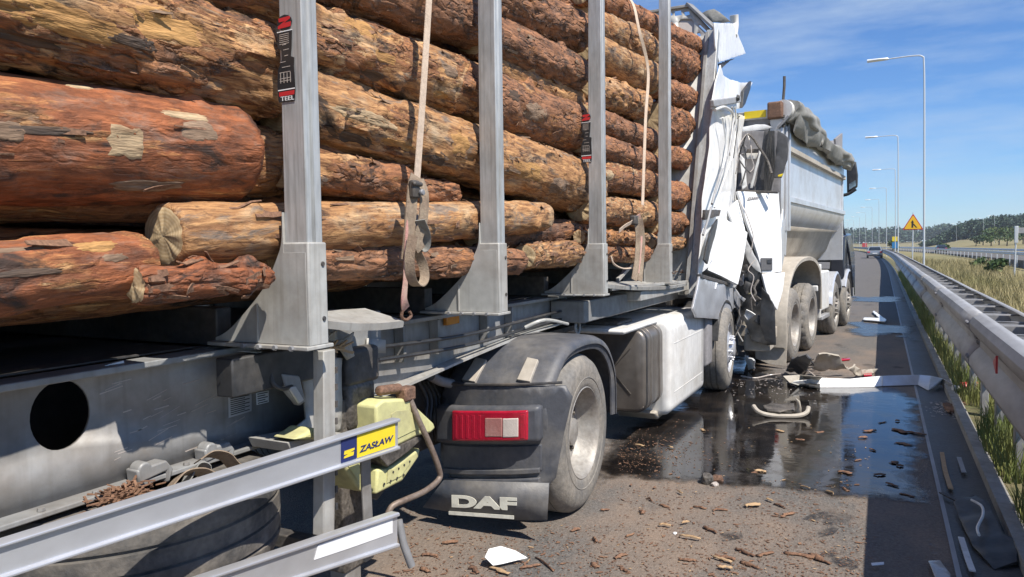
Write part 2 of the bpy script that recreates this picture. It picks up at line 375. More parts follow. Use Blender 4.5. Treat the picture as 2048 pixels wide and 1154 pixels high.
def asphalt_mat():
    m = bpy.data.materials.new('asphalt'); N, L, b = nodes_of(m)
    t = N.new('ShaderNodeTexCoord')
    def nz_(s, d=6, ro=.6, st=(1, 1, 1)):
        mp_ = N.new('ShaderNodeMapping'); mp_.inputs['Scale'].default_value = st; L.new(t.outputs['Object'], mp_.inputs[0])
        q = N.new('ShaderNodeTexNoise'); q.inputs['Scale'].default_value = s; q.inputs['Detail'].default_value = d; q.inputs['Roughness'].default_value = ro
        L.new(mp_.outputs[0], q.inputs[0]); return q.outputs[0]
    def ramp(o, a, b_, c1=(0, 0, 0, 1), c2=(1, 1, 1, 1)):
        r = N.new('ShaderNodeValToRGB'); r.color_ramp.elements[0].position = a; r.color_ramp.elements[1].position = b_
        r.color_ramp.elements[0].color = c1; r.color_ramp.elements[1].color = c2; L.new(o, r.inputs[0]); return r.outputs[0]
    def mix(f, a, b_, mode='MIX'):
        q = N.new('ShaderNodeMixRGB'); q.blend_type = mode
        for i, z in ((0, f), (1, a), (2, b_)):
            if isinstance(z, (float, int)): q.inputs[i].default_value = z
            elif isinstance(z, tuple): q.inputs[i].default_value = z
            else: L.new(z, q.inputs[i])
        return q.outputs[0]
    vo = N.new('ShaderNodeTexVoronoi'); vo.inputs['Scale'].default_value = 95; L.new(t.outputs['Object'], vo.inputs[0])
    stone = mix(1.0, (.118, .110, .102, 1), ramp(vo.outputs['Color'], .0, 1.0, (.55, .55, .55, 1), (1.5, 1.48, 1.45, 1)), 'MULTIPLY')
    dust = mix(ramp(nz_(1.1, 8, .65, (1, .55, 1)), .40, .66), stone, (.24, .178, .132, 1))
    sp = N.new('ShaderNodeSeparateXYZ'); L.new(t.outputs['Object'], sp.inputs[0])
    near = N.new('ShaderNodeMapRange'); near.inputs[1].default_value = 25; near.inputs[2].default_value = 10; L.new(sp.outputs['Y'], near.inputs[0])
    base = mix(near.outputs[0], stone, dust)
    speck = mix(ramp(nz_(16, 4, .7), .60, .72), base, (.17, .095, .06, 1))
    speck2 = mix(near.outputs[0], base, speck)
    fine = mix(.55, speck2, ramp(nz_(45, 3), .3, .75, (.55, .55, .55, 1), (1.25, 1.25, 1.25, 1)), 'MULTIPLY')
    stain = mix(ramp(nz_(1.7, 5, .55, (1.2, .8, 1)), .62, .70), fine, mix(1.0, fine, (.42, .41, .42, 1), 'MULTIPLY'))
    L.new(stain, b.inputs['Base Color']); b.inputs['Roughness'].default_value = .85
    bp = N.new('ShaderNodeBump'); bp.inputs['Strength'].default_value = .55; bp.inputs['Distance'].default_value = .006
    L.new(vo.outputs['Distance'], bp.inputs['Height']); L.new(bp.outputs[0], b.inputs['Normal'])
    MATS['asphalt'] = m
asphalt_mat()
def soak(N, L, b, t, wd=.45):
    a = N.new('ShaderNodeAttribute'); a.attribute_name = 'edge'
    n = N.new('ShaderNodeTexNoise'); n.inputs['Scale'].default_value = 5; n.inputs['Detail'].default_value = 10; n.inputs['Roughness'].default_value = .75; L.new(t.outputs['Object'], n.inputs[0])
    e = N.new('ShaderNodeMath'); e.operation = 'DIVIDE'; e.inputs[1].default_value = wd; L.new(a.outputs['Fac'], e.inputs[0])
    s = N.new('ShaderNodeMath'); s.operation = 'ADD'; L.new(e.outputs[0], s.inputs[0]); L.new(n.outputs[0], s.inputs[1])
    r = N.new('ShaderNodeMapRange'); r.inputs[1].default_value = .60; r.inputs[2].default_value = .92; L.new(s.outputs[0], r.inputs[0]); L.new(r.outputs[0], b.inputs['Alpha'])
def oil_mat():
    m = bpy.data.materials.new('oil'); N, L, b = nodes_of(m)
    t = N.new('ShaderNodeTexCoord'); n = N.new('ShaderNodeTexNoise'); n.inputs['Scale'].default_value = 3; n.inputs['Detail'].default_value = 9; n.inputs['Roughness'].default_value = .7
    L.new(t.outputs['Object'], n.inputs[0])
    r = N.new('ShaderNodeValToRGB'); r.color_ramp.elements[0].position = .45; r.color_ramp.elements[1].position = .72
    r.color_ramp.elements[0].color = (.008, .007, .007, 1); r.color_ramp.elements[1].color = (.035, .027, .022, 1); L.new(n.outputs[0], r.inputs[0])
    L.new(r.outputs[0], b.inputs['Base Color'])
    rr = N.new('ShaderNodeMapRange'); rr.inputs[1].default_value = .5; rr.inputs[2].default_value = .75; rr.inputs[3].default_value = .05; rr.inputs[4].default_value = .34
    L.new(n.outputs[0], rr.inputs[0]); L.new(rr.outputs[0], b.inputs['Roughness']); b.inputs['IOR'].default_value = 1.52
    w = N.new('ShaderNodeTexNoise'); w.inputs['Scale'].default_value = 9; w.inputs['Detail'].default_value = 4
    mp_ = N.new('ShaderNodeMapping'); mp_.inputs['Scale'].default_value = (.7, 1.3, 1); L.new(t.outputs['Object'], mp_.inputs[0]); L.new(mp_.outputs[0], w.inputs[0])
    bp = N.new('ShaderNodeBump'); bp.inputs['Strength'].default_value = .05; bp.inputs['Distance'].default_value = .02
    L.new(w.outputs[0], bp.inputs['Height']); L.new(bp.outputs[0], b.inputs['Normal']); soak(N, L, b, t); MATS['oil'] = m
oil_mat()
def dull_mat():
    m = bpy.data.materials.new('oil_dull'); N, L, b = nodes_of(m); setcol(b, (.028, .026, .026)); b.inputs['Roughness'].default_value = .55
    t = N.new('ShaderNodeTexCoord'); n = N.new('ShaderNodeTexNoise'); n.inputs['Scale'].default_value = 7; n.inputs['Detail'].default_value = 9; n.inputs['Roughness'].default_value = .75; L.new(t.outputs['Object'], n.inputs[0])
    r = N.new('ShaderNodeMapRange'); r.inputs[1].default_value = .46; r.inputs[2].default_value = .58; r.inputs[4].default_value = .8; L.new(n.outputs[0], r.inputs[0]); L.new(r.outputs[0], b.inputs['Alpha']); MATS['oil_dull'] = m
dull_mat()
wm = pm('wet', (.022, .026, .034), .26, 0, (.05, .05, .05), .5, 2.0, .2, .1, 30)
N_, L_n, b_n = nodes_of(wm); soak(N_, L_n, b_n, [q for q in N_ if q.type == 'TEX_COORD'][0], .5)
pm('verge_soil', (.09, .095, .035), .95, 0, (.16, .12, .07), .5, 5, .3, .5, 40)
strip('road', -14, .66, -8, 1500, 0, 'asphalt', dy=3)
strip('verge', .75, 1.32, -8, 300, .045, 'verge_soil', .25)
strip('kerb', .66, .75, -8, 160, .075, 'concrete', .14)
pm('gutter_wet', (.045, .044, .044), .42, 0, (.09, .08, .07), .5, 2.5, .25, .4, 50)
strip('gutter', .38, .66, -8, 160, .004, 'gutter_wet')
strip('drain_edge', .355, .38, -8, 160, .007, 'galvanised')
strip('edge_line', -2.72, -2.48, 16, 330, .004, 'line_paint')
strip('lane_line', -6.5, -6.35, -8, 330, .004, 'line_paint')

def blob(name, px_pts, mat, z, kind='structure', jag=.05, cell=.25):
    base = [PZ(u, v, 0) for u, v in px_pts]; out = []
    for i in range(len(base)):
        a, b = base[i], base[(i + 1) % len(base)]; k = max(1, int((b - a).length / .10))
        for j in range(k):
            p = a.lerp(b, j / k); out.append(V((p.x + jag * fb(p, 1.4, 3) + jag * .6 * n3(p, 6, 8), p.y + jag * 1.3 * fb(p, 1.4, 7) + jag * .6 * n3(p, 6, 18), z)))
    p2 = [V((p.x, p.y)) for p in out]; nb = len(p2)
    if mat in ('oil', 'wet'):
        x0, x1 = min(p.x for p in p2), max(p.x for p in p2); y0, y1 = min(p.y for p in p2), max(p.y for p in p2); st = max(.06, (y1 - y0) / 70); xx = x0
        while xx < x1:
            yy = y0
            while yy < y1: p2.append(V((xx + rnd.uniform(-.3, .3) * st, yy + rnd.uniform(-.3, .3) * st))); yy += st
            xx += st
    ov, oe, of, *_ = delaunay_2d_cdt(p2, [(i, (i + 1) % nb) for i in range(nb)], [], 1, 1e-6)
    mb = MB(); mb.add([(q.x, q.y, z) for q in ov], [tuple(f) for f in of]); o = mb.build(name, mat, origin=(0, 0, 0)); struct(o, kind)
    at = o.data.attributes.new('edge', 'FLOAT', 'POINT'); bd = p2[:nb]
    at.data.foreach_set('value', [min((V((v.co.x, v.co.y)) - q).length for q in bd) for v in o.data.vertices])
    return o
blob('oil_puddle', [(1180, 985), (1240, 955), (1330, 972), (1450, 978), (1560, 985), (1660, 1000), (1745, 1003), (1800, 1010), (1850, 1012), (1862, 960), (1860, 880),
                    (1850, 800), (1800, 778), (1700, 772), (1600, 765), (1560, 740), (1500, 715), (1420, 700), (1330, 800), (1240, 860), (1170, 930)], 'oil', .010, jag=.10)
blob('wet_patch', [(1700, 603), (1760, 606), (1815, 603), (1814, 596), (1780, 593), (1740, 595), (1700, 592)], 'wet', .010, jag=.25)
blob('wet_patch', [(1690, 672), (1740, 676), (1790, 670), (1838, 692), (1835, 650), (1815, 638), (1790, 650), (1760, 648), (1720, 641), (1690, 644)], 'wet', .010, jag=.22)
blob('oil_puddle', [(1857, 1040), (1880, 1090), (1900, 1154), (1880, 1165), (1860, 1100), (1845, 1010)], 'oil', .012, jag=.02)
for pts in ([(1425, 1070), (1450, 1058), (1490, 1068), (1500, 1085), (1450, 1082)], [(1600, 1040), (1640, 1025), (1690, 1050), (1680, 1075), (1640, 1085), (1660, 1060)],
            [(1640, 1150), (1660, 1110), (1700, 1105), (1705, 1150)]):
    blob('oil_stain', pts, 'oil_dull', .005, jag=.12)

# ------------------------------------------------------------------ grass (blades as one mass each)
def blades(name, spots, hmin, hmax, w, mat, label):
    vs = []; fs = []
    for (x, y, z, s) in spots:
        h = rnd.uniform(hmin, hmax) * s; a = rnd.uniform(0, 6.28); lean = rnd.uniform(.05, .5) * h; b_ = rnd.uniform(0, 6.28)
        dx, dy = math.cos(a) * w * s / 2, math.sin(a) * w * s / 2; lx, ly = math.cos(b_) * lean, math.sin(b_) * lean; k = len(vs)
        vs += [(x - dx, y - dy, z), (x + dx, y + dy, z), (x + lx * .4 + dx * .7, y + ly * .4 + dy * .7, z + h * .6), (x + lx * .4 - dx * .7, y + ly * .4 - dy * .7, z + h * .6), (x + lx, y + ly, z + h)]
        fs += [(k, k + 1, k + 2, k + 3), (k + 3, k + 2, k + 4)]
    me = bpy.data.meshes.new(name); me.from_pydata(vs, [], fs); me.materials.append(MATS[mat])
    o = bpy.data.objects.new(name, me); col.objects.link(o); FRAME[o] = V((0, 0, 0)); tag(o, label, 'grass', kind='stuff'); return o
sp = []
for i in range(26000):
    y = 3.0 + 40 * rnd.random() ** 2.0; x = .74 + .58 * rnd.random()
    if n3((x * 2, y * 1.3, 0), 1.0, 4) < -.25: continue
    sp.append((x + curve_x(y), y, .035, 1 + (y > 15) * .4))
blades('verge_grass', sp, .08, .34, .010, 'grass_green', 'green grass tufts growing between the kerb and the crash barrier')
sp = []
for i in range(30000):
    y = 4.5 + 85 * rnd.random() ** 1.5; x = 1.35 + (.05 * y + 3) * rnd.random() + max(0, y - 40) * .05 * rnd.random()
    sp.append((x, y, terrain(x, y) - .03, 1 + y / 55))
blades('field_grass', sp, .14, .44, .018, 'grass_dry', 'tall dry straw coloured grass on the bank behind the barrier')

# ------------------------------------------------------------------ trees
def crown(vs, fs, c, rx, rz, n, s):
    for i in range(n):
        d = V((rnd.gauss(0, 1), rnd.gauss(0, 1), rnd.gauss(0, 1))).normalized() * (rnd.random() ** .45)
        p = V((c[0] + d.x * rx * (1 - .35 * max(0, d.z)), c[1] + d.y * rx * (1 - .35 * max(0, d.z)), c[2] + d.z * rz))
        q = V((rnd.gauss(0, 1), rnd.gauss(0, 1), rnd.gauss(0, 1) + .4)).normalized(); a = q.orthogonal().normalized(); b = q.cross(a); ss = s * rnd.uniform(.5, 1.2); k = len(vs)
        vs += [p + a * ss, p + b * ss * .7, p - a * ss, p - b * ss * .7]; fs.append((k, k + 1, k + 2, k + 3))
def wood(name, spots, mat, label, leaf=1.0, n=60):
    vs = []; fs = []
    for (x, y, h, r) in spots: crown(vs, fs, (x, y, terrain(x, y) + h * .56), r, h * .5, n, leaf)
    mb = MB(); mb.add(vs, fs); o = mb.build(name, mat, smooth=0, recalc=False); tag(o, label, 'forest', kind='stuff'); return o
sp = []
for i in range(1500):
    y = rnd.uniform(430, 540); f_ = .045 + .20 * rnd.random(); x = f_ * y; sp.append((x, y, rnd.uniform(8, 9.6) * (.3 + .7 * sstep(.045, .09, f_)) + 2.0 * sstep(.09, .13, f_), rnd.uniform(3, 4.6)))
wood('forest', sp, 'leaf_dark', 'dark green forest covering the hill beyond the dry field', .62, 120)
sp = []
for i in range(520):
    y = rnd.uniform(850, 1050); x = rnd.uniform(-.16, .12) * y; sp.append((x, y, rnd.uniform(11, 18), rnd.uniform(6, 9)))
wood('forest', sp, 'leaf_dark', 'low dark tree line along the horizon where the road ends', 1.6, 80)
def tree(name, x, y, h, r, mat, label, n=420, leaf=.28, group=None):
    z = terrain(x, y) - .1; t = thing(name, (x, y, z), label, 'tree' if h > 2.5 else 'bush', group)
    mb = MB(); mb.tube([(x, y, z), (x + .05, y, z + h * .3), (x - .04, y + .03, z + h * .75)], [h * .03, h * .022, h * .006], 8)
    for k in range(5):
        a = k * 1.3; zz = z + h * (.25 + .1 * k); mb.tube([(x, y, zz), (x + math.cos(a) * r * .6, y + math.sin(a) * r * .6, zz + h * .18)], [h * .011, h * .003], 6)
    mb.build('trunk', 'tree_bark', t)
    vs = []; fs = []
    for k in range(9):
        a = rnd.uniform(0, 6.28); q = rnd.random() ** .5; zz = z + h * rnd.uniform(.32, .84); rr = r * (1.15 - .7 * abs(((zz - z) / h) - .45))
        crown(vs, fs, (x + math.cos(a) * rr * .55 * q, y + math.sin(a) * rr * .55 * q, zz), r * .55, h * .17, n // 9, leaf)
    m2 = MB(); m2.add(vs, fs); m2.build('crown', mat, t, smooth=0, recalc=False)
for k, (u, vt, vb, d, m_) in enumerate([(1952, 472, 489, 205, 'leaf_dark'), (1966, 465, 489, 212, 'leaf_mid'), (1982, 462, 489, 200, 'leaf_mid'), (1998, 460, 489, 208, 'leaf_yellow'), (2014, 460, 489, 198, 'leaf_mid'), (2030, 461, 489, 205, 'leaf_yellow'), (2046, 460, 489, 210, 'leaf_dark')]):
    dd = ray(u, 489); p = CAM + dd * d; h = (vb - vt) / F * d + 1.5
    tree('roadside_tree', p.x, p.y, h, h * .55, m_, 'leafy green tree in the clump at the edge of the dry field', group='trees in the clump by the field')
for u, d, h in [(1884, 150, 2.3), (1890, 160, 1.9), (1960, 62, 1.6), (1995, 50, 1.5), (1785, 175, 3.2)]:
    p = CAM + ray(u, 489) * d; tree('bush', p.x, p.y, h, h * .5, 'leaf_mid', 'small dark green bush standing alone in the dry grass', n=260, leaf=.12 + .001 * d, group='bushes in the dry grass')

# ------------------------------------------------------------------ crash barrier along the verge
bar_ = thing('crash_barrier', (.9, 4, 0), 'galvanised double sided steel crash barrier beside the wet road edge', 'crash barrier')
prof = [(.745, 1.125), (.70, 1.125), (.66, 1.105), (.635, 1.06), (.64, 1.01), (.675, .96), (.71, .925), (.71, .865), (.675, .83), (.64, .78), (.635, .73), (.66, .68), (.70, .645), (.735, .635)]
def rail_section(pr_, y0, y1, off, name, par):
    rings = []; y = y0
    while True:
        c = curve_x(y); rings.append([V((x + c + off, y, z + .008 * n3((0, y, 0), .35, 2))) for x, z in pr_])
        if y >= y1: break
        y = min(y1, y + 1.0)
    m_ = MB(); m_.loft(rings, closed=False, caps=False); o = m_.build(name, 'galvanised', par)
    s_ = o.modifiers.new('solid', 'SOLIDIFY'); s_.thickness = .005; s_.offset = 0; return o
back = [(1.145 - (x - .635) + .0, z - .03) for x, z in prof]
y = -1.0; k = 0
while y < 62:
    a = rail_section(prof, y, y + 4.1, .004 * (k % 2), 'rail_section', bar_); b = rail_section(back, y, y + 4.1, -.004 * (k % 2), 'back_rail_section', bar_)
    for q in (.06, .14):
        for zz in (1.055, .94, .895, .78):
            m_ = MB(); xx = {1.055: .630, .94: .694, .895: .705, .78: .634}[zz]; m_.lathe([(0, -.012), (.012, -.012), (.016, .0), (.016, .004)], (xx + curve_x(y), y + q - .04, zz), (1, 0, 0), 8)
            if y < 20: m_.build('bolt', 'galv_dark', a)
    y += 4.0; k += 1
long_f = rail_section(prof, 62.9, 330, .002, 'rail_section', bar_); long_b = rail_section(back, 62.9, 330, .002, 'back_rail_section', bar_)
y = 3.3
while y < 60:
    c = curve_x(y)
    m_ = MB(); m_.box((.86 + c, y - .05, -.2), (.92 + c, y + .05, 1.0)); m_.build('post', 'galvanised', bar_, .006)
    m_ = MB(); m_.prism([V((.72 + c, y - .10, .99)), V((.80 + c, y - .10, 1.06)), V((1.04 + c, y - .10, 1.05)), V((1.08 + c, y - .10, .98)), V((1.05 + c, y - .10, .72)), V((.74 + c, y - .10, .74))], (0, .005, 0))
    m_.box((.72 + c, y - .10, 1.045), (1.07 + c, y - .02, 1.05)); m_.build('spacer', 'galvanised', bar_)
    m_ = MB(); m_.bar((.70 + c, y + .28, 1.08), (1.10 + c, y + .52, 1.06), .05, .012); m_.build('tie_strap', 'galvanised', bar_)
    y += 1.0 if y < 30 else 2.0
c0 = PX(1986, 705, .62); m_ = MB(); m_.prism([V((.628, c0.y - .06, 1.01)), V((.628, c0.y + .07, .955)), V((.628, c0.y - .06, .90))], (.012, 0, 0)); m_.build('reflector', 'red_paint', bar_)

# second barrier of the slip road, slip road itself
strip('slip_road', 12.2, 18.2, 60, 330, .02, 'asphalt', .9, dy=10)
for xo, lab in ((11.9, 'low grey crash barrier on the near side of the slip road'), (18.5, 'low grey crash barrier on the far side of the slip road')):
    t = thing('slip_road_barrier', (xo, 100, 0), lab, 'crash barrier'); rings = []
    for i in range(20):
        y = 60 + i * 14; c = curve_x(y); rings.append([V((xo + c, y, .50)), V((xo - .06 + c, y, .58)), V((xo + c, y, .66)), V((xo - .06 + c, y, .74)), V((xo + c, y, .82)), V((xo + .05 + c, y, .82)), V((xo + .05 + c, y, .50))])
    m_ = MB(); m_.loft(rings); m_.build('rail', 'lamp_post', t)
    for i in range(48):
        y = 62 + i * 4.0; c = curve_x(y); m_ = MB(); m_.box((xo + .05 + c, y - .06, -.7), (xo + .15 + c, y + .06, .78)); m_.build('post', 'lamp_post', t)

# ------------------------------------------------------------------ lamp posts
def lamp(top, base_z, label, group, h=None, arm=2.0):
    x, y, z = top; t = thing('street_lamp', (x + .12, y, base_z), label, 'street lamp', group)
    m_ = MB(); m_.tube(seg_pts([(x + .12, y, base_z), (x + .10, y, base_z + 3), (x + .04, y, z - 2), (x, y, z - .35), (x - .06, y, z - .08), (x - .4, y, z), (x - arm + .55, y, z - .02)], 5),
                       [.045 - .020 * i / 30 for i in range(31)], 10); m_.build('pole', 'lamp_post', t)
    m_ = MB(); rings = []
    for i in range(9):
        q = i / 8; w = .16 * math.sin(math.pi * min(.95, max(.12, q))) ** .6; cx = x - arm - .25 + .85 * q
        rings.append([V((cx, y + math.cos(a) * w, z - .01 + math.sin(a) * .075 * (1 - .3 * q))) for a in [2 * math.pi * j / 10 for j in range(10)]])
    m_.loft(rings); m_.build('lamp_head', 'lamp_head', t)
LG = 'street lamps along the main road'
ll = 'tall grey single arm street lamp standing behind the long crash barrier'
tops = [PZ(1848, 109, 10.0), PZ(1796, 270, 10.0)]
for k in range(8): tops.append(V((curve_x(92 + k * 30) + 1.6, 92 + k * 30, 10.0)))
for p in tops: lamp(p, -.4, ll, LG)
for u, v in ((1967, 436), (1989, 431), (1913, 447)): lamp(PZ(u, v, 10.0), 0.0, 'distant street lamp beside the slip road in front of the wooded hill', 'street lamps along the slip road', arm=1.6)

# ------------------------------------------------------------------ signs
sg = PX(1826, 447, 1.55); t = thing('warning_sign', (sg.x, sg.y, -.4), 'yellow triangular merging traffic warning sign on a thin grey pole', 'road sign')
m_ = MB(); m_.tube([(sg.x, sg.y + .03, -.5), (sg.x, sg.y + .03, sg.z + .62)], .03, 8); m_.build('pole', 'lamp_post', t)
def rtri(s, y, th, cx, cz, rr):
    pts = []
    for k in range(3):
        a = R(90 + 120 * k); c = V((cx + math.cos(a) * (s - 2 * rr), y, cz + math.sin(a) * (s - 2 * rr)))
        for j in range(-3, 4): pts.append(c + V((math.cos(a + j * R(20)) * rr, 0, math.sin(a + j * R(20)) * rr)))
    return pts
sz = sg.z - .05
for nm, s, dy, ma in (('sign_border', .62, .0, 'red_paint'), ('sign_face', .53, -.012, 'sign_yellow')):
    m_ = MB(); m_.prism(rtri(s, sg.y + dy, .01, sg.x, sz, .05), (0, .012, 0)); m_.build(nm, ma, t)
m_ = MB(); g = lambda a, b: V((sg.x + a, sg.y - .016, sz + b))
m_.prism([g(-.075, -.19), g(.015, -.19), g(.015, .10), g(.05, .10), g(-.03, .25), g(-.11, .10), g(-.075, .10)], (0, .004, 0))
m_.prism([g(.15, -.19), g(.22, -.19), g(.03, .06), g(.015, -.03)], (0, .003, 0)); m_.build('arrow_symbol', 'decal_black', t)
p = CAM + ray(1790, 470) * 145; t = thing('direction_sign', (p.x, p.y, -.3), 'small blue and yellow sign beside the far barrier', 'road sign')
for nm, z0, z1, ma in (('yellow_panel', 3.2, 4.1, 'decal_yellow'), ('blue_panel', 1.8, 3.0, 'blue_sign')):
    m_ = MB(); m_.box((p.x - .5, p.y, z0 - .9), (p.x + .5, p.y + .04, z1 - .9)); m_.build(nm, ma, t, .02)
m_ = MB(); m_.tube([(p.x, p.y + .08, -.4), (p.x, p.y + .08, 3.1)], .05, 8); m_.build('pole', 'lamp_post', t)
p = CAM + ray(2030, 470) * 46; t = thing('sign_frame', (p.x, p.y, -.6), 'grey road sign frame seen edge on above the dry bank', 'road sign')
m_ = MB(); m_.box((p.x, p.y, p.z + .1), (p.x + 1.6, p.y + .08, p.z + .45)); m_.build('sign_panel', 'galvanised', t, .01)
m_ = MB(); m_.box((p.x - .03, p.y - .08, p.z - .5), (p.x + .16, p.y + .1, p.z + .55)); m_.build('bracket', 'lamp_post', t, .02)
m_ = MB(); m_.tube([(p.x + .06, p.y, p.z), (p.x, p.y, -.8)], .045, 8); m_.build('pole', 'lamp_post', t)

# ------------------------------------------------------------------ cars
def car(x, y, rz, paint, label, group=None, s=1.0, name='car'):
    t = thing(name, (x, y, 0), label, 'car', group); t.rotation_euler.z = rz
    FR = FRAME[t]; FRAME[t] = V((0, 0, 0))
    side = [(-2.2, .35), (-2.25, .62), (-2.18, .92), (-1.75, .98), (-1.15, 1.38), (-.4, 1.46), (.35, 1.40), (1.05, 1.0), (1.95, .86), (2.2, .68), (2.22, .35)]
    rings = []
    for q, w in ((-1, .86), (-.97, .89), (.97, .89), (1, .86)):
        rings.append([V((math.copysign(w - (max(0, zz - .95) * .42), q) * s, yy * s, zz * s)) for yy, zz in side])
    m_ = MB(); m_.loft(rings); m_.build('body', paint, t, .04)
    m_ = MB(); m_.prism([V((-.66 * s, -1.80 * s, 1.0 * s)), V((.66 * s, -1.80 * s, 1.0 * s)), V((.57 * s, -1.24 * s, 1.36 * s)), V((-.57 * s, -1.24 * s, 1.36 * s))], V((0, -.5, .8)).normalized() * .012 + V((0, -.02, .02))); m_.build('rear_window', 'glass_dark', t)
    for sx in (-1, 1):
        m_ = MB(); m_.prism([V((sx * .875 * s, -1.6 * s, 1.0 * s)), V((sx * .875 * s, .85 * s, 1.0 * s)), V((sx * .735 * s, .2 * s, 1.36 * s)), V((sx * .735 * s, -1.0 * s, 1.36 * s))], (sx * .012, 0, .006)); m_.build('side_window', 'glass_dark', t)
        m_ = MB(); m_.box((sx * .55 * s, -2.28 * s, .68 * s), (sx * .86 * s, -2.16 * s, .86 * s)); m_.build('tail_lamp', 'red_paint', t, .02)
        for yy in (-1.35, 1.35):
            m_ = MB(); m_.lathe([(.0, .1), (.2, .1), (.30, .09), (.32, .02), (.32, -.1), (.2, -.1), (0, -.1)], (sx * .80 * s, yy * s, .32 * s), (sx, 0, 0), 20); m_.build('wheel', 'rubber', t)
    m_ = MB(); m_.box((-.27 * s, -2.275 * s, .55 * s), (.27 * s, -2.24 * s, .67 * s)); m_.build('number_plate', 'tape_white', t)
    m_ = MB(); m_.box((-.8 * s, -2.26 * s, .26 * s), (.8 * s, -2.1 * s, .42 * s)); m_.build('bumper', 'black_plastic', t, .02)
    FRAME[t] = FR; return t
cp = PZ(1749, 516); car(cp.x, cp.y, R(1.5), 'car_silver', 'silver saloon car driving away along the empty lane')
p = CAM + ray(1850, 492) * 150; car(13.6 + curve_x(p.y), 170, R(2), 'car_dark', 'dark car on the slip road behind the warning sign')
p = CAM + ray(1783, 476) * 330
def box_van(x, y, paint, label, w, h, l, name):
    t = thing(name, (x, y, 0), label, 'van')
    m_ = MB(); m_.box((x - w / 2, y, .6), (x + w / 2, y + l, h)); m_.build('cargo_box', paint, t, .05)
    m_ = MB(); m_.prism([V((x - w / 2 + .05, y + l + .02, .45)), V((x - w / 2 + .05, y + l + 1.9, .45)), V((x - w / 2 + .05, y + l + 1.8, 1.3)), V((x - w / 2 + .05, y + l + 1.2, h * .8)), V((x - w / 2 + .05, y + l + .02, h * .8))], (w - .1, 0, 0)); m_.build('cab', paint, t, .05)
    for sx in (-1, 1):
        for yy in (y + .9, y + l + 1.0):
            m_ = MB(); m_.lathe([(0, .13), (.3, .12), (.42, .1), (.42, -.1), (0, -.1)], (x + sx * (w / 2 - .15), yy, .42), (sx, 0, 0), 18); m_.build('wheel', 'rubber', t)
        m_ = MB(); m_.box((x + sx * (w / 2 - .3), y - .03, .75), (x + sx * (w / 2 - .05), y, 1.0)); m_.build('tail_lamp', 'red_paint', t)
pv = PZ(1729, 496.5); box_van(pv.x, pv.y, 'red_paint', 'red box van stopped ahead of the silver car', 2.1, 2.5, 4.0, 'box_van')
box_van(curve_x(300) - 5.5, 300, 'tape_white', 'white box van far along the road', 2.2, 3.0, 5.0, 'box_van')
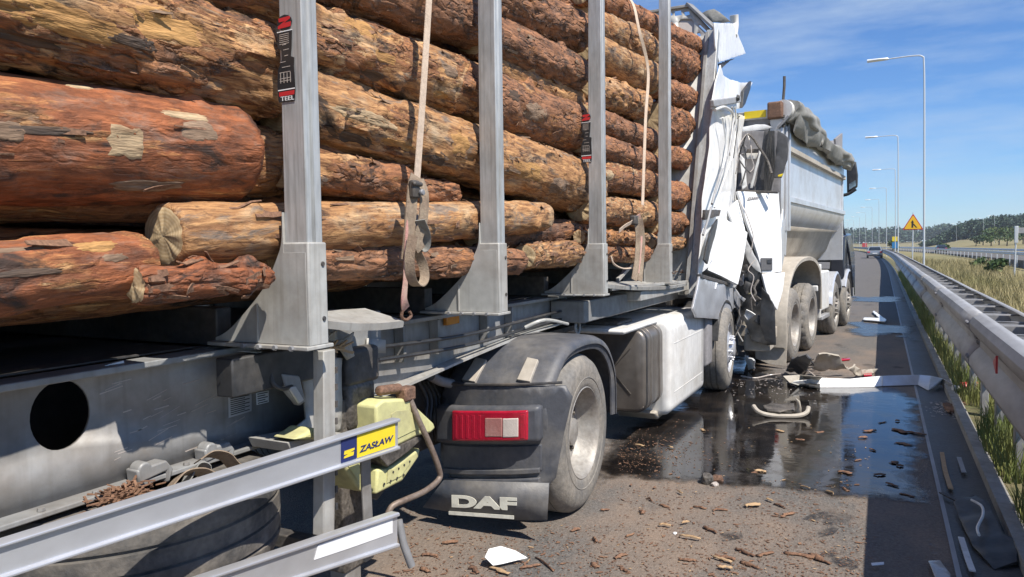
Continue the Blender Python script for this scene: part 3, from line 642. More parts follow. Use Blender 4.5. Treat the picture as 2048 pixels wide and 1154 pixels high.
# ------------------------------------------------------------------ logs
from mathutils.bvhtree import BVHTree
def bark_mat():
    m = bpy.data.materials.new('bark'); N, L, b = nodes_of(m)
    t = N.new('ShaderNodeTexCoord'); oi = N.new('ShaderNodeObjectInfo')
    sca = N.new('ShaderNodeVectorMath'); sca.operation = 'SCALE'; sca.inputs[0].default_value = (37, 61, 83); L.new(oi.outputs['Random'], sca.inputs['Scale'])
    ad = N.new('ShaderNodeVectorMath'); L.new(t.outputs['Object'], ad.inputs[0]); L.new(sca.outputs[0], ad.inputs[1])
    def mapd(st):
        q = N.new('ShaderNodeVectorMath'); q.operation = 'MULTIPLY'; q.inputs[1].default_value = st; L.new(ad.outputs[0], q.inputs[0]); return q.outputs[0]
    def nz_(vec, s, d=7, ro=.62, dist=0):
        q = N.new('ShaderNodeTexNoise'); q.inputs['Scale'].default_value = s; q.inputs['Detail'].default_value = d; q.inputs['Roughness'].default_value = ro; q.inputs['Distortion'].default_value = dist
        L.new(vec, q.inputs[0]); return q.outputs[0]
    def mr(o, a, b_, c, d, clamp=True):
        q = N.new('ShaderNodeMapRange'); q.clamp = clamp
        for i, z in enumerate((a, b_, c, d)):
            if isinstance(z, (int, float)): q.inputs[i + 1].default_value = z
            else: L.new(z, q.inputs[i + 1])
        L.new(o, q.inputs[0]); return q.outputs[0]
    def mix(f, a, b_, mode='MIX'):
        q = N.new('ShaderNodeMixRGB'); q.blend_type = mode
        for i, z in ((0, f), (1, a), (2, b_)):
            if isinstance(z, (float, int)): q.inputs[i].default_value = z
            elif isinstance(z, tuple): q.inputs[i].default_value = z
            else: L.new(z, q.inputs[i])
        return q.outputs[0]
    fib = nz_(mapd((1.6, 14, 14)), 4.0, 8, .68, .6)
    big = nz_(mapd((1.0, 2.2, 2.2)), 2.4, 9, .64, .8)
    mid = nz_(mapd((2.2, 5, 5)), 4.0, 7, .65, .5)
    vo = N.new('ShaderNodeTexVoronoi'); vo.feature = 'DISTANCE_TO_EDGE'; vo.inputs['Scale'].default_value = 5.0
    wv = N.new('ShaderNodeVectorMath'); wv.operation = 'MULTIPLY_ADD'; wv.inputs[1].default_value = (.35, .35, .35)
    nd = N.new('ShaderNodeTexNoise'); nd.inputs['Scale'].default_value = 9; nd.inputs['Detail'].default_value = 4; L.new(ad.outputs[0], nd.inputs[0])
    L.new(nd.outputs['Color'], wv.inputs[0]); L.new(mapd((1.3, 5.2, 5.2)), wv.inputs[2]); L.new(wv.outputs[0], vo.inputs[0])
    cm = N.new('ShaderNodeMath'); cm.operation = 'MULTIPLY'; L.new(mr(vo.outputs['Distance'], 0.0, .15, 1.0, 0.0), cm.inputs[0]); L.new(mr(nz_(mapd((1.5, 3.5, 3.5)), 4.5, 5), .42, .62, 0.05, 1.0), cm.inputs[1]); crack = cm.outputs[0]
    # bark colour from the object's own tone
    barkc = mix(mr(mid, .33, .68, 0, 1), mix(1.0, oi.outputs['Color'], (.42, .39, .38, 1), 'MULTIPLY'), mix(1.0, oi.outputs['Color'], (1.35, 1.28, 1.2, 1), 'MULTIPLY'))
    barkc = mix(mr(nz_(mapd((1.5, 3, 3)), 5.5, 6, .7), .52, .70, 0, .55), barkc, (.27, .20, .16, 1))
    # peeled wood
    peelc = mix(mr(fib, .35, .66, 0, 1), (.27, .12, .048, 1), (.50, .285, .125, 1))
    peelc = mix(mr(nz_(mapd((1, 1.6, 1.6)), 3.6, 5), .52, .72, 0, .8), peelc, (.56, .44, .29, 1))
    peelc = mix(mr(nz_(mapd((1.3, 4.5, 4.5)), 3.3, 8, .7, .6), .54, .64, 0, .8), peelc, (.17, .155, .14, 1))
    thr = N.new('ShaderNodeMath'); thr.operation = 'SUBTRACT'; thr.inputs[0].default_value = .715
    al = N.new('ShaderNodeMath'); al.operation = 'MULTIPLY'; al.inputs[1].default_value = .29; L.new(oi.outputs['Alpha'], al.inputs[0]); L.new(al.outputs[0], thr.inputs[1])
    thr2 = N.new('ShaderNodeMath'); thr2.operation = 'ADD'; thr2.inputs[1].default_value = .03; L.new(thr.outputs[0], thr2.inputs[0])
    rough = N.new('ShaderNodeMath'); rough.operation = 'MULTIPLY_ADD'; rough.inputs[1].default_value = .35; L.new(fib, rough.inputs[0]); 
    bg_ = N.new('ShaderNodeMath'); bg_.operation = 'MULTIPLY'; bg_.inputs[1].default_value = .75; L.new(big, bg_.inputs[0]); L.new(bg_.outputs[0], rough.inputs[2])
    peel = mr(rough.outputs[0], thr.outputs[0], thr2.outputs[0], 0.0, 1.0)
    lo = N.new('ShaderNodeMath'); lo.operation = 'SUBTRACT'; lo.inputs[1].default_value = .055; L.new(thr.outputs[0], lo.inputs[0])
    lo2 = N.new('ShaderNodeMath'); lo2.operation = 'ADD'; lo2.inputs[1].default_value = .04; L.new(lo.outputs[0], lo2.inputs[0])
    inner = mr(rough.outputs[0], lo.outputs[0], lo2.outputs[0], 0.0, .85)
    barkc = mix(inner, barkc, mix(mr(fib, .38, .64, 0, 1), (.22, .088, .036, 1), (.48, .215, .08, 1)))
    c = mix(peel, barkc, peelc)
    inv = N.new('ShaderNodeMath'); inv.operation = 'SUBTRACT'; inv.inputs[0].default_value = 1; L.new(peel, inv.inputs[1])
    ck = N.new('ShaderNodeMath'); ck.operation = 'MULTIPLY'; L.new(crack, ck.inputs[0]); L.new(inv.outputs[0], ck.inputs[1])
    ck2 = N.new('ShaderNodeMath'); ck2.operation = 'MULTIPLY'; ix = N.new('ShaderNodeMath'); ix.operation = 'MULTIPLY'; ix.inputs[1].default_value = .01; L.new(oi.outputs['Object Index'], ix.inputs[0]); L.new(ix.outputs[0], ck2.inputs[1]); L.new(ck.outputs[0], ck2.inputs[0])
    c = mix(ck2.outputs[0], c, (.03, .02, .016, 1))
    c = mix(mr(nz_(mapd((1.2, 2.6, 2.6)), 3.1, 7, .7, 1.0), .53, .64, 0, .9), c, (.032, .024, .020, 1))     # black sooty stain
    c = mix(1.0, c, mix(mr(fib, .3, .7, 0, 1), (.56, .54, .53, 1), (1.30, 1.26, 1.20, 1)), 'MULTIPLY')
    L.new(c, b.inputs['Base Color']); b.inputs['Roughness'].default_value = .72
    h = mix(.5, fib, mid); h2 = N.new('ShaderNodeMath'); h2.operation = 'MULTIPLY_ADD'; h2.inputs[1].default_value = -1.3; L.new(ck2.outputs[0], h2.inputs[0]); L.new(h, h2.inputs[2])
    h3 = N.new('ShaderNodeMath'); h3.operation = 'MULTIPLY_ADD'; h3.inputs[1].default_value = -.35; L.new(peel, h3.inputs[0]); L.new(h2.outputs[0], h3.inputs[2])
    bp = N.new('ShaderNodeBump'); bp.inputs['Strength'].default_value = .9; bp.inputs['Distance'].default_value = .018
    L.new(h3.outputs[0], bp.inputs['Height']); L.new(bp.outputs[0], b.inputs['Normal']); MATS['bark'] = m
    # sawn end
    m = bpy.data.materials.new('end_grain'); N, L, b = nodes_of(m)
    t = N.new('ShaderNodeTexCoord'); sp_ = N.new('ShaderNodeSeparateXYZ'); L.new(t.outputs['Object'], sp_.inputs[0])
    cb = N.new('ShaderNodeCombineXYZ'); L.new(sp_.outputs['Y'], cb.inputs[0]); L.new(sp_.outputs['Z'], cb.inputs[1])
    w = N.new('ShaderNodeTexWave'); w.wave_type = 'RINGS'; w.rings_direction = 'SPHERICAL'; w.inputs['Scale'].default_value = 28; w.inputs['Distortion'].default_value = 2.5; w.inputs['Detail'].default_value = 4; L.new(cb.outputs[0], w.inputs[0])
    n = N.new('ShaderNodeTexNoise'); n.inputs['Scale'].default_value = 14; n.inputs['Detail'].default_value = 7; L.new(t.outputs['Object'], n.inputs[0])
    r1 = N.new('ShaderNodeMixRGB'); r1.inputs[1].default_value = (.46, .33, .18, 1); r1.inputs[2].default_value = (.55, .42, .25, 1); L.new(w.outputs[0], r1.inputs[0])
    r2 = N.new('ShaderNodeMixRGB'); r2.inputs[2].default_value = (.24, .15, .08, 1); q = N.new('ShaderNodeMapRange'); q.inputs[1].default_value = .48; q.inputs[2].default_value = .7; q.inputs[4].default_value = .8
    L.new(n.outputs[0], q.inputs[0]); L.new(q.outputs[0], r2.inputs[0]); L.new(r1.outputs[0], r2.inputs[1]); L.new(r2.outputs[0], b.inputs['Base Color']); b.inputs['Roughness'].default_value = .8
    bp = N.new('ShaderNodeBump'); bp.inputs['Strength'].default_value = .5; bp.inputs['Distance'].default_value = .01; L.new(n.outputs[0], bp.inputs['Height']); L.new(bp.outputs[0], b.inputs['Normal'])
    MATS['end_grain'] = m
bark_mat()
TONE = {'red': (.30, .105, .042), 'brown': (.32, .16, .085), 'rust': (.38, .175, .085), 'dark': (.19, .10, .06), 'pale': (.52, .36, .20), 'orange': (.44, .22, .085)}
LOGN = [0]
def make_log(A, B, ra, rb, tone, peel, label, group=None, detail=1.0, knots=2, bark_amp=1.0, flakes=6, round_end=.25, patches=()):
    LOGN[0] += 1; sd = LOGN[0] * 3.7
    A, B = V(A), V(B); ax = B - A; Ln = ax.length; ax.normalize()
    n = int(52 * detail); m = max(14, min(230, int(Ln / (.030 / detail))))
    up = V((0, 0, 1)); yv = up.cross(ax).normalized(); zv = ax.cross(yv)
    bend = rnd.uniform(-.010, .010) * Ln; vs = []; fs = []; mi = []
    kn = [(rnd.uniform(-.45, .45) * Ln, rnd.uniform(1.2, 3.9), rnd.uniform(.025, .05)) for _ in range(knots)]
    rings = []
    steps = [(-.5, .86), (-.5 + .006 / Ln, .95)] + [(-.5 + .02 / Ln + (1 - .05 / Ln - .0) * i / (m - 1) * .999, 1.0) for i in range(m)]
    steps = [s for s in steps if s[0] < .5 - .035 / Ln]
    rr = (ra + rb) / 2 * round_end
    steps += [(.5 - rr * .5 / Ln * 1.0, .93), (.5 - rr * .18 / Ln, .82), (.5, .62)]
    for q, k in steps:
        x = q * Ln; r0 = ra + (rb - ra) * (q + .5); ring = []
        cy = bend * (1 - 4 * q * q)
        for j in range(n):
            a = 2 * math.pi * j / n; ca, sa = math.cos(a), math.sin(a); p = V((x, ca * r0, sa * r0))
            r = r0 * (1 + .032 * n3((x * 1.3, ca * .7, sa * .7), 1.0, sd))
            pl = n3((x * 5.5, ca * r0 * 15, sa * r0 * 15), 1.0, sd + 3); pl2 = n3((x * 14, ca * r0 * 42, sa * r0 * 42), 1.0, sd + 11)
            pl3 = n3((x * 3.0, ca * r0 * 9, sa * r0 * 9), 1.0, sd + 21)
            r += bark_amp * (.007 * max(-.4, pl) + .004 * pl2)
            if detail > .6:
                ww = .35 * pl2; dv, pv = noise.voronoi(V((x * 5.2 + ww, ca * r0 * 19 + ww + sd, sa * r0 * 19 + sd))); hsh = n3(pv[0], 7.3, 1.0)
                g_ = min(1.0, (dv[1] - dv[0]) * 5.0); keep = 1.0 if pl3 > -.12 else 0.0
                r += bark_amp * (keep * (.007 + .007 * hsh) * g_ + (1 - keep) * -.004)
            for kx, ka, ks in kn:
                d2 = (x - kx) ** 2 + (r0 * math.sin((a - ka) / 2) * 2) ** 2
                if d2 < (3 * ks) ** 2: r += .035 * math.exp(-d2 / (ks * ks * .6)) - .012 * math.exp(-d2 / (ks * ks * .06))
            r *= k
            ring.append(V((x + (k < 1) * .006 * pl2, ca * r + cy, sa * r)))
        rings.append(ring)
    for rg in rings: vs += rg
    M = len(rings)
    for i in range(M - 1):
        for j in range(n):
            a = i * n + j; b = i * n + (j + 1) % n; fs.append((a, b, b + n, a + n)); mi.append(0)
    # sawn ends: rings closing to the heart, slightly rough
    for end, i0 in ((-1, 0), (1, (M - 1) * n)):
        base = [vs[i0 + j] for j in range(n)]; c = sum(base, V((0, 0, 0))) / n; prev = list(range(i0, i0 + n))
        for f_ in (.72, .38, .12):
            k0 = len(vs)
            for p in base: q = c.lerp(p, f_); vs.append(q + V((.006 * n3(q, 30, sd) + end * .004 * (1 - f_), 0, 0)))
            cur = list(range(k0, k0 + n))
            for j in range(n):
                f4 = (prev[j], prev[(j + 1) % n], cur[(j + 1) % n], cur[j]); fs.append(f4 if end > 0 else f4[::-1]); mi.append(1)
            prev = cur
        vs.append(c); k0 = len(vs) - 1
        for j in range(n):
            f3 = (prev[j], prev[(j + 1) % n], k0); fs.append(f3 if end > 0 else f3[::-1]); mi.append(1)
    me = bpy.data.meshes.new('log'); me.from_pydata(vs, [], fs); me.materials.append(MATS['bark']); me.materials.append(MATS['end_grain'])
    me.polygons.foreach_set('material_index', mi); me.polygons.foreach_set('use_smooth', [True] * len(fs)); me.set_sharp_from_angle(angle=R(50))
    o = bpy.data.objects.new('log', me); col.objects.link(o)
    Mx = Matrix((ax, yv, zv)).transposed().to_4x4(); Mx.translation = (A + B) / 2; o.matrix_world = Mx; FRAME[o] = (A + B) / 2
    o.color = (*TONE[tone], peel); o.pass_index = int(100 * min(.75, .42 * (bark_amp ** 2.0) + .02)); tag(o, label, 'log', group)
    tree_ = BVHTree.FromPolygons(vs, fs) if (flakes or patches) else None
    def r_at(x, a):
        d = V((0, math.cos(a), math.sin(a))); h = tree_.ray_cast(V((x, 0, 0)) + d * .8, -d)
        return math.hypot(h[0].y, h[0].z) if h[0] else ra
    for (u, v, lu, lv, pmat) in patches:
        Mi = Mx.inverted(); o_l = Mi @ CAM; d_l = (Mi.to_3x3() @ ray(u, v)).normalized(); h = tree_.ray_cast(o_l, d_l)
        if not h[0]: continue
        dp = depth(Mx @ h[0]); hx = lu / F * dp * 1.7; ha = lv / F * dp / max(ra, rb) * 1.15; a0 = math.atan2(h[0].z, h[0].y); x0 = h[0].x; pv = []; pf = []; NR, NS = 7, 30
        for i in range(NR + 1):
            for j in range(NS):
                th = 2 * math.pi * j / NS; q = i / NR * (1 + .34 * noise.noise(V((math.cos(th) * 1.6 + sd, math.sin(th) * 1.6, u * .1))) + .26 * noise.noise(V((math.cos(th) * 4.5, math.sin(th) * 4.5 + sd, v * .1))))
                co, si = math.cos(th), math.sin(th); k_ = 1 / max(abs(co), abs(si)) ** .35
                xx = max(-.497 * Ln, min(.485 * Ln, x0 + q * co * k_ * hx)); aa = a0 + q * si * k_ * ha
                rr_ = r_at(xx, aa) + (.002 if i < NR - 1 else -.003); pv.append((xx, math.cos(aa) * rr_, math.sin(aa) * rr_))
        for i in range(NR):
            for j in range(NS): a_, b_ = i * NS + j, i * NS + (j + 1) % NS; pf.append((a_, b_, b_ + NS, a_ + NS))
        me2 = bpy.data.meshes.new('bare_patch'); me2.from_pydata(pv, [], pf); me2.materials.append(MATS[pmat]); me2.polygons.foreach_set('use_smooth', [True] * len(pf))
        po_ = bpy.data.objects.new('bare_patch', me2); col.objects.link(po_); po_.parent = o
    if flakes:                      # loose curls of bark and splinters standing off the surface
        vs = []; fs = []
        for _ in range(int(flakes * 2.2)):
            x = rnd.uniform(-.46, .46) * Ln; a = rnd.uniform(1.0, 4.0); r0 = ra + (rb - ra) * (x / Ln + .5); L2 = rnd.uniform(.025, .13); w = rnd.uniform(.006, .034); up_ = rnd.uniform(.003, .024); sg_ = rnd.choice((-1, 1)); k = len(vs)
            for i in range(4):
                q = i / 3; xx = max(-.49 * Ln, min(.47 * Ln, x + sg_ * L2 * q)); rr_ = r_at(xx, a) + up_ * q * q - .001
                for s in (-1, 1):
                    aa = a + s * w / r0 / 2 * (1 - .6 * q) + .3 * q * w / r0; vs.append((xx, math.cos(aa) * rr_, math.sin(aa) * rr_))
            for i in range(3): fs.append((k + 2 * i, k + 2 * i + 1, k + 2 * i + 3, k + 2 * i + 2))
        me = bpy.data.meshes.new('loose_bark'); me.from_pydata(vs, [], fs); me.materials.append(MATS[rnd.choice(('chip_bark', 'chip_bark', 'grey_wood'))])
        f = bpy.data.objects.new('loose_bark', me); col.objects.link(f); f.parent = o; f['kind'] = 'stuff'
        s_ = f.modifiers.new('s', 'SOLIDIFY'); s_.thickness = .003
    return o
XL = -1.885                        # outer face of the load, just inside the stakes
def logpx(l, r, tone, peel, label, inset=0.0, group=None, out=False, **k):
    k.setdefault('detail', 1.7 if min(l[0], 400) < 400 and r[0] < 640 else 1.35)
    for a, b, c in ((430, 562, 560), (800, 944, 946), (1010, 1158, 1166), (1220, 1300, 1320)):   # ends start behind a stake
        if a < l[0] < b and r[0] > c + 30 and not out: f_ = (b - l[0]) / (r[0] - l[0]); l = tuple(l[i] + (r[i] - l[i]) * f_ for i in range(3))
    """l, r = (u, v, half thickness in px) at both ends of a log lying against the stakes"""
    P = []
    for (u, v, h) in (l, r):
        rad = .1
        for _ in range(4):
            p = PX(u, v, XL - inset - rad); rad = h * .965 / F * depth(p)
        P.append((p, rad))
    (a, ra), (b, rb) = P
    if out:                        # runs on past the picture's edge, behind the camera
        d = (a - b).normalized(); k_ = (a.y + 1.3) / max(.2, -d.y); a = a + d * k_ if -d.y > .2 else a
        ra = ra + (ra - rb) * .1
    return make_log(a, b, ra, rb, tone, peel, label, group, **k)
G = 'logs on the outer side of the load'
# --- behind and beside the rear stake with the tall sticker
logpx((0, 2, 128), (546, 150, 92), 'brown', .62, 'thick rough brown log resting over the big red log', out=True, flakes=14, knots=4, bark_amp=1.5, patches=[(330, 55, 60, 42, 'ochre_wood'), (120, 40, 110, 34, 'ochre_wood'), (60, 78, 50, 16, 'dark_wood'), (270, 85, 40, 14, 'dark_wood')])
logpx((150, -150, 120), (545, -20, 82), 'brown', .35, 'brown log on top of the thick rough log by the stickered stake', out=True, inset=.03)
logpx((0, 277, 142), (472, 308, 100), 'red', .20, 'very thick smooth red pine log with a pale bare patch', out=True, flakes=14, knots=4, bark_amp=.55, patches=[(255, 285, 28, 40, 'bare_wood'), (16, 262, 22, 26, 'grey_wood'), (375, 232, 42, 11, 'bare_wood'), (160, 174, 20, 8, 'bare_wood'), (105, 262, 62, 12, 'dark_wood'), (300, 372, 60, 18, 'grey_wood'), (400, 262, 30, 26, 'grey_wood')])
logpx((150, 300, 80), (546, 325, 68), 'orange', .4, 'orange log end showing behind the very thick red log', out=True, inset=.10)
logpx((328, 472, 66), (1085, 433, 31), 'pale', .95, 'long pale peeled log crossing behind two stakes with its sawn end showing', flakes=10, knots=2, bark_amp=.5)
logpx((0, 556, 74), (286, 528, 66), 'red', .32, 'red log lying low beside the sawn end of the pale peeled log', out=True, bark_amp=.6, patches=[(190, 492, 34, 15, 'ochre_wood'), (230, 515, 18, 10, 'grey_wood'), (60, 545, 50, 9, 'dark_wood'), (20, 500, 60, 7, 'grey_wood')])
logpx((268, 573, 39), (535, 553, 26), 'red', .15, inset=-.045, label='thin red log with a sawn end under the pale peeled log', flakes=8, knots=4)
# --- between the rear stake and the plain second stake
logpx((560, -70, 70), (946, 42, 56), 'brown', .15, 'topmost dark brown log by the pale strap and the plain stake', flakes=8)
logpx((480, 40, 80), (944, 188, 63), 'brown', .62, 'thick mottled brown log crossed by the pale strap', flakes=12, knots=3, bark_amp=1.3, patches=[(722, 55, 40, 24, 'ochre_wood'), (770, 115, 30, 14, 'ochre_wood'), (905, 140, 26, 16, 'grey_wood'), (740, 150, 26, 18, 'dark_wood'), (880, 190, 20, 10, 'ochre_wood')])
logpx((470, 175, 78), (1168, 378, 57), 'dark', .88, 'long yellow and black streaked log running behind the plain second stake', flakes=16, knots=3, bark_amp=1.2, patches=[(735, 235, 70, 18, 'bare_wood'), (700, 275, 50, 18, 'dark_wood'), (920, 288, 26, 26, 'ochre_wood'), (870, 320, 30, 16, 'dark_wood'), (1060, 342, 44, 22, 'ochre_wood'), (800, 290, 40, 12, 'ochre_wood'), (1120, 375, 30, 20, 'grey_wood')])
logpx((520, 325, 58), (806, 368, 40), 'rust', .55, 'rust brown log squeezed just above the long pale peeled log', flakes=8, inset=.02)
logpx((760, 372, 30), (908, 388, 20), 'rust', .3, 'slim rusty log end beneath the streaked log at the ratchet bundle', inset=.06)
logpx((560, 522, 44), (1038, 524, 25), 'brown', .25, 'brown log under the long pale peeled log behind the ratchet', flakes=8)
logpx((1050, 512, 28), (1147, 507, 25), 'pale', .8, 'short stubby pale log piece with sawn yellow end and frayed tip', flakes=14, inset=-.01)
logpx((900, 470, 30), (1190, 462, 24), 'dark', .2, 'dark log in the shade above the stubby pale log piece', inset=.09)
# --- between the plain second stake and the third stake with the small sticker
logpx((830, -70, 60), (1152, 68, 42), 'brown', .2, 'dark knotted brown log at the top between plain and stickered stakes', knots=5, bark_amp=1.3)
logpx((900, 45, 54), (1150, 150, 37), 'brown', .12, 'straight brown log ending over the split yellow log', flakes=8)
logpx((960, 130, 40), (1148, 205, 27), 'pale', .9, 'split yellow log end tucked between two brown logs', inset=.07, flakes=8)
logpx((860, 165, 76), (1160, 262, 54), 'brown', .22, 'stout brown log with rounded end above the streaked log', flakes=10, knots=3, patches=[(1070, 225, 34, 22, 'grey_wood'), (1030, 190, 20, 12, 'dark_wood')])
logpx((980, 300, 40), (1180, 345, 35), 'rust', .3, 'rusty log hidden behind the stout brown rounded log', inset=.12)
# --- between the third stake and the fourth stake, up to the headboard
logpx((1050, -70, 32), (1397, 97, 19), 'rust', .2, 'thin rusty log lying uppermost against the perforated headboard', flakes=6)
logpx((1040, -10, 44), (1292, 100, 32), 'orange', .75, 'orange peeled log under the uppermost log by the thin strap', flakes=10)
logpx((1230, 66, 36), (1396, 147, 38), 'rust', .25, 'thick rusty log with a torn scar beside the headboard post', knots=4, bark_amp=1.4, patches=[(1345, 122, 14, 16, 'dark_wood')])
logpx((1060, 40, 46), (1296, 158, 36), 'pale', .98, 'bare cream coloured log crossed by the thin strap', bark_amp=.4)
logpx((1270, 155, 24), (1385, 202, 24), 'rust', .3, 'narrow rust log beneath the scarred log at the headboard')
logpx((1080, 150, 34), (1280, 212, 29), 'orange', .85, 'chopped yellowish log below the bare cream log', flakes=16, bark_amp=1.6)
logpx((1290, 236, 38), (1393, 264, 37), 'rust', .35, 'rough hairy barked log end beside the headboard', flakes=20, bark_amp=1.8)
logpx((1090, 208, 32), (1304, 283, 23), 'brown', .2, 'brown log with a pale ring under the chopped yellowish log')
logpx((1230, 285, 22), (1386, 324, 21), 'rust', .3, 'small rust log under the hairy barked log end')
logpx((1060, 250, 32), (1304, 330, 22), 'brown', .3, 'dark brown log behind the small sticker stake')
logpx((1090, 335, 36), (1302, 368, 30), 'brown', .45, 'grey brown log with an oval scar near the thin strap', knots=4, patches=[(1222, 350, 15, 12, 'bare_wood')])
logpx((1260, 385, 30), (1388, 394, 28), 'rust', .35, 'rust log with an orange snapped tip beside the headboard', flakes=8)
logpx((1090, 412, 32), (1302, 429, 27), 'pale', .6, 'pale brown log just above the dark strap bundle')
logpx((1260, 444, 25), (1387, 447, 24), 'brown', .3, 'speckled brown log end low beside the headboard')
logpx((1130, 475, 16), (1270, 478, 14), 'orange', .5, 'thin crumbly log above the lowest log by the strap bundle', flakes=12)
logpx((1130, 505, 20), (1291, 508, 16), 'rust', .45, 'lowest log beside the dark strap bundle', flakes=8)
logpx((1260, 488, 14), (1367, 487, 12), 'pale', .9, 'slim yellow log end lowest beside the headboard post')
logpx((1240, 478, 13), (1325, 478, 12), 'pale', .7, 'slender pale log tucked behind the lowest strap bundle', inset=.05)
# --- inner layers of the load
GI = 'logs in the inner layers of the load'
k = 0
for layer, (xc, zs) in enumerate(((-2.36, [1.66, 1.93, 2.22, 2.50, 2.80, 3.08, 3.36, 3.62]), (-2.80, [1.68, 2.05, 2.42, 2.80, 3.18, 3.55]), (-3.35, [1.72, 2.3, 2.9, 3.5]), (-3.95, [1.75, 2.35, 2.95, 3.5]))):
    for i, z in enumerate(zs):
        for (y0, y1) in ((-1.4, 3.2), (3.0, 7.75)):
            r = .16 + .02 * layer if layer < 2 else .26
            y1b = y1 + (z - 1.6) * .25 if y1 > 7 else y1
            make_log((xc + rnd.uniform(-.04, .04), y0 + rnd.uniform(-.2, .2), z + rnd.uniform(-.04, .04)), (xc + rnd.uniform(-.04, .04), y1b - rnd.uniform(0, .25), z + rnd.uniform(-.04, .04)), r * rnd.uniform(.92, 1.05), r * rnd.uniform(.8, .95),
                     rnd.choice(('brown', 'dark', 'rust')), .3, 'dark pine log stacked deep inside the load', GI, detail=.55, knots=1, flakes=0)
# ------------------------------------------------------------------ timber trailer
XS = -1.75                          # outer face of the stakes
TR = thing('timber_trailer', (-3.0, 3.5, 0), 'grey timber semi trailer with tall stakes loaded with pine logs', 'trailer')
YS = [2.016, 3.411, 4.983, 6.789]
YB = YS + [.55, -.9]
def stake(yf, near=True):
    s = 1 if near else -1; xo = XS if near else -4.25
    m = MB()
    # stake: two-faced column with a folded seam, slightly narrower at the top
    rings = []
    for z, w, d in ((1.72, .100, .072), (2.6, .098, .070), (4.15, .088, .062)):
        rings.append([V((xo - s * (0), yf - d, z)), V((xo, yf - d * .62, z)), V((xo + s * .006, yf - d * .55, z)), V((xo + s * .006, yf, z)), V((xo - s * w, yf, z)), V((xo - s * w, yf - d, z))])
    m.loft(rings)
    st = m.build('stake', 'stake_metal', TR, .004)
    m = MB()
    # foot: sleeve plus swept bolster end
    m.box((xo + s * .012, yf - .082, 1.378), (xo - s * .105, yf + .012, 1.735))
    sl = m.build('stake_sleeve', 'grey_paint', TR, .006)
    for zz in (1.47, 1.66):
        b = MB(); b.lathe([(0, .004), (.008, .004), (.009, 0)], (xo + s * .0125, yf - .012, zz), (s, 0, 0), 10); b.build('rivet', 'dark_steel', sl)
    cur = [V((xo - s * .10, yf - .083, 1.84)), V((xo - s * .106, yf - .083, 1.74)), V((xo - s * .13, yf - .083, 1.68)), V((xo - s * .185, yf - .083, 1.59)), V((xo - s * .265, yf - .083, 1.51)), V((xo - s * .37, yf - .083, 1.425)), V((xo - s * .44, yf - .083, 1.393))]
    pts = [V((xo - s * .0, yf - .083, 1.382)), V((xo - s * .0, yf - .083, 1.70)), V((xo - s * .097, yf - .083, 1.70))] + seg_pts(cur, 4) + [V((xo - s * .44, yf - .083, 1.382))]
    m = MB(); m.prism(pts, (0, .088, 0)); g = m.build('stake_gusset', 'grey_paint', TR, .004)
    m = MB(); m.box((xo - s * .225, yf - .089, 1.385), (xo - s * .231, yf - .082, 1.52)); m.build('weld_rib', 'grey_paint', g)
    m = MB(); m.box((xo + s * .018, yf - .105, 1.366), (xo - s * .46, yf + .03, 1.380)); m.build('foot_plate', 'grey_paint', g, .003)
    return st
stakes = []
for y in YB: stakes.append(stake(y, True)); stake(y, False)
for y in YB:                        # bolster beams across
    m = MB(); m.box((-2.195, y - .072, 1.36), (-3.805, y + .0, 1.50)); m.box((-2.215, y - .11, 1.34), (-3.785, y + .04, 1.358)); m.build('bolster', 'dark_steel', TR, .006)  # dark material stands in for the shade on these beams
# stickers on two stakes
def sticker(yf, u0, u1, v0, v1, small):
    Y = yf - .0725; a = PY(u0, v1, Y); b = PY(u1, v1, Y); c = PY(u0, v0, Y); w = (b - a).length; h = (c - a).length
    X = V((1, 0, 0)); Z = V((0, 0, 1)); at = lambda i, j, k=0: a + X * (w * i) + Z * (h * j) - V((0, .0006 + k * .0007, 0))
    def patch(nm, pts, ma, k=0):
        m = MB(); m.prism([at(i, j, k) for i, j in pts], (0, -.0006, 0)); m.build(nm, ma, st_)
    m = MB(); m.prism([at(.05, 0), at(.95, 0), at(1, .12), at(.95, .40), at(.98, .5), at(.80, .52), at(.85, .62), at(.9, .82), at(.1, .82), at(.08, .64), at(.28, .6), at(.3, .5), at(.06, .38), at(.0, .2)], (0, -.0006, 0))
    st_ = m.build('sticker', 'decal_black', stakes[YS.index(yf)])
    c_ = [(.5 + .42 * math.cos(t * .524), .92 + .09 * math.sin(t * .524)) for t in range(12)]; patch('badge_disc', c_, 'decal_black', 0)
    patch('badge_letter', [(.18, .975), (.80, .985), (.82, .955), (.48, .915), (.86, .92), (.84, .865), (.14, .855), (.14, .885), (.52, .935), (.2, .93)], 'decal_red', 1)
    patch('rule', [(.08, .812), (.92, .818), (.92, .828), (.08, .822)], 'tape_white', 1)
    for t in range(6): patch('crane_line', [(.2, .78 - t * .022), (.72, .785 - t * .022), (.72, .792 - t * .022), (.2, .787 - t * .022)], 'lamp_grey', 1)
    for (i, j, dx) in ((.35, .66, .2), (.4, .60, .3), (.45, .53, .2), (.2, .46, .3), (.3, .40, .45), (.15, .34, .6), (.15, .27, .62), (.15, .24, .62)):
        patch('crane_line', [(i, j), (i + dx, j + .004), (i + dx, j + .012), (i, j + .008)], 'lamp_grey', 1)
    for t in range(4): patch('crane_line', [(.2 + t * .18, .22), (.23 + t * .18, .22), (.23 + t * .18, .34), (.2 + t * .18, .34)], 'lamp_grey', 2)
    patch('rule', [(.04, .135), (.97, .14), (.97, .152), (.04, .147)], 'tape_white', 1)
    patch('name_panel', [(.1, .07), (.93, .075), (.95, .125), (.1, .12)], 'decal_red', 1)
    text('lettering', 'TEEL', 'tape_white', st_, at(.18, .015, 1), X, Z, h * .05, w * .74, depth_=.0008)
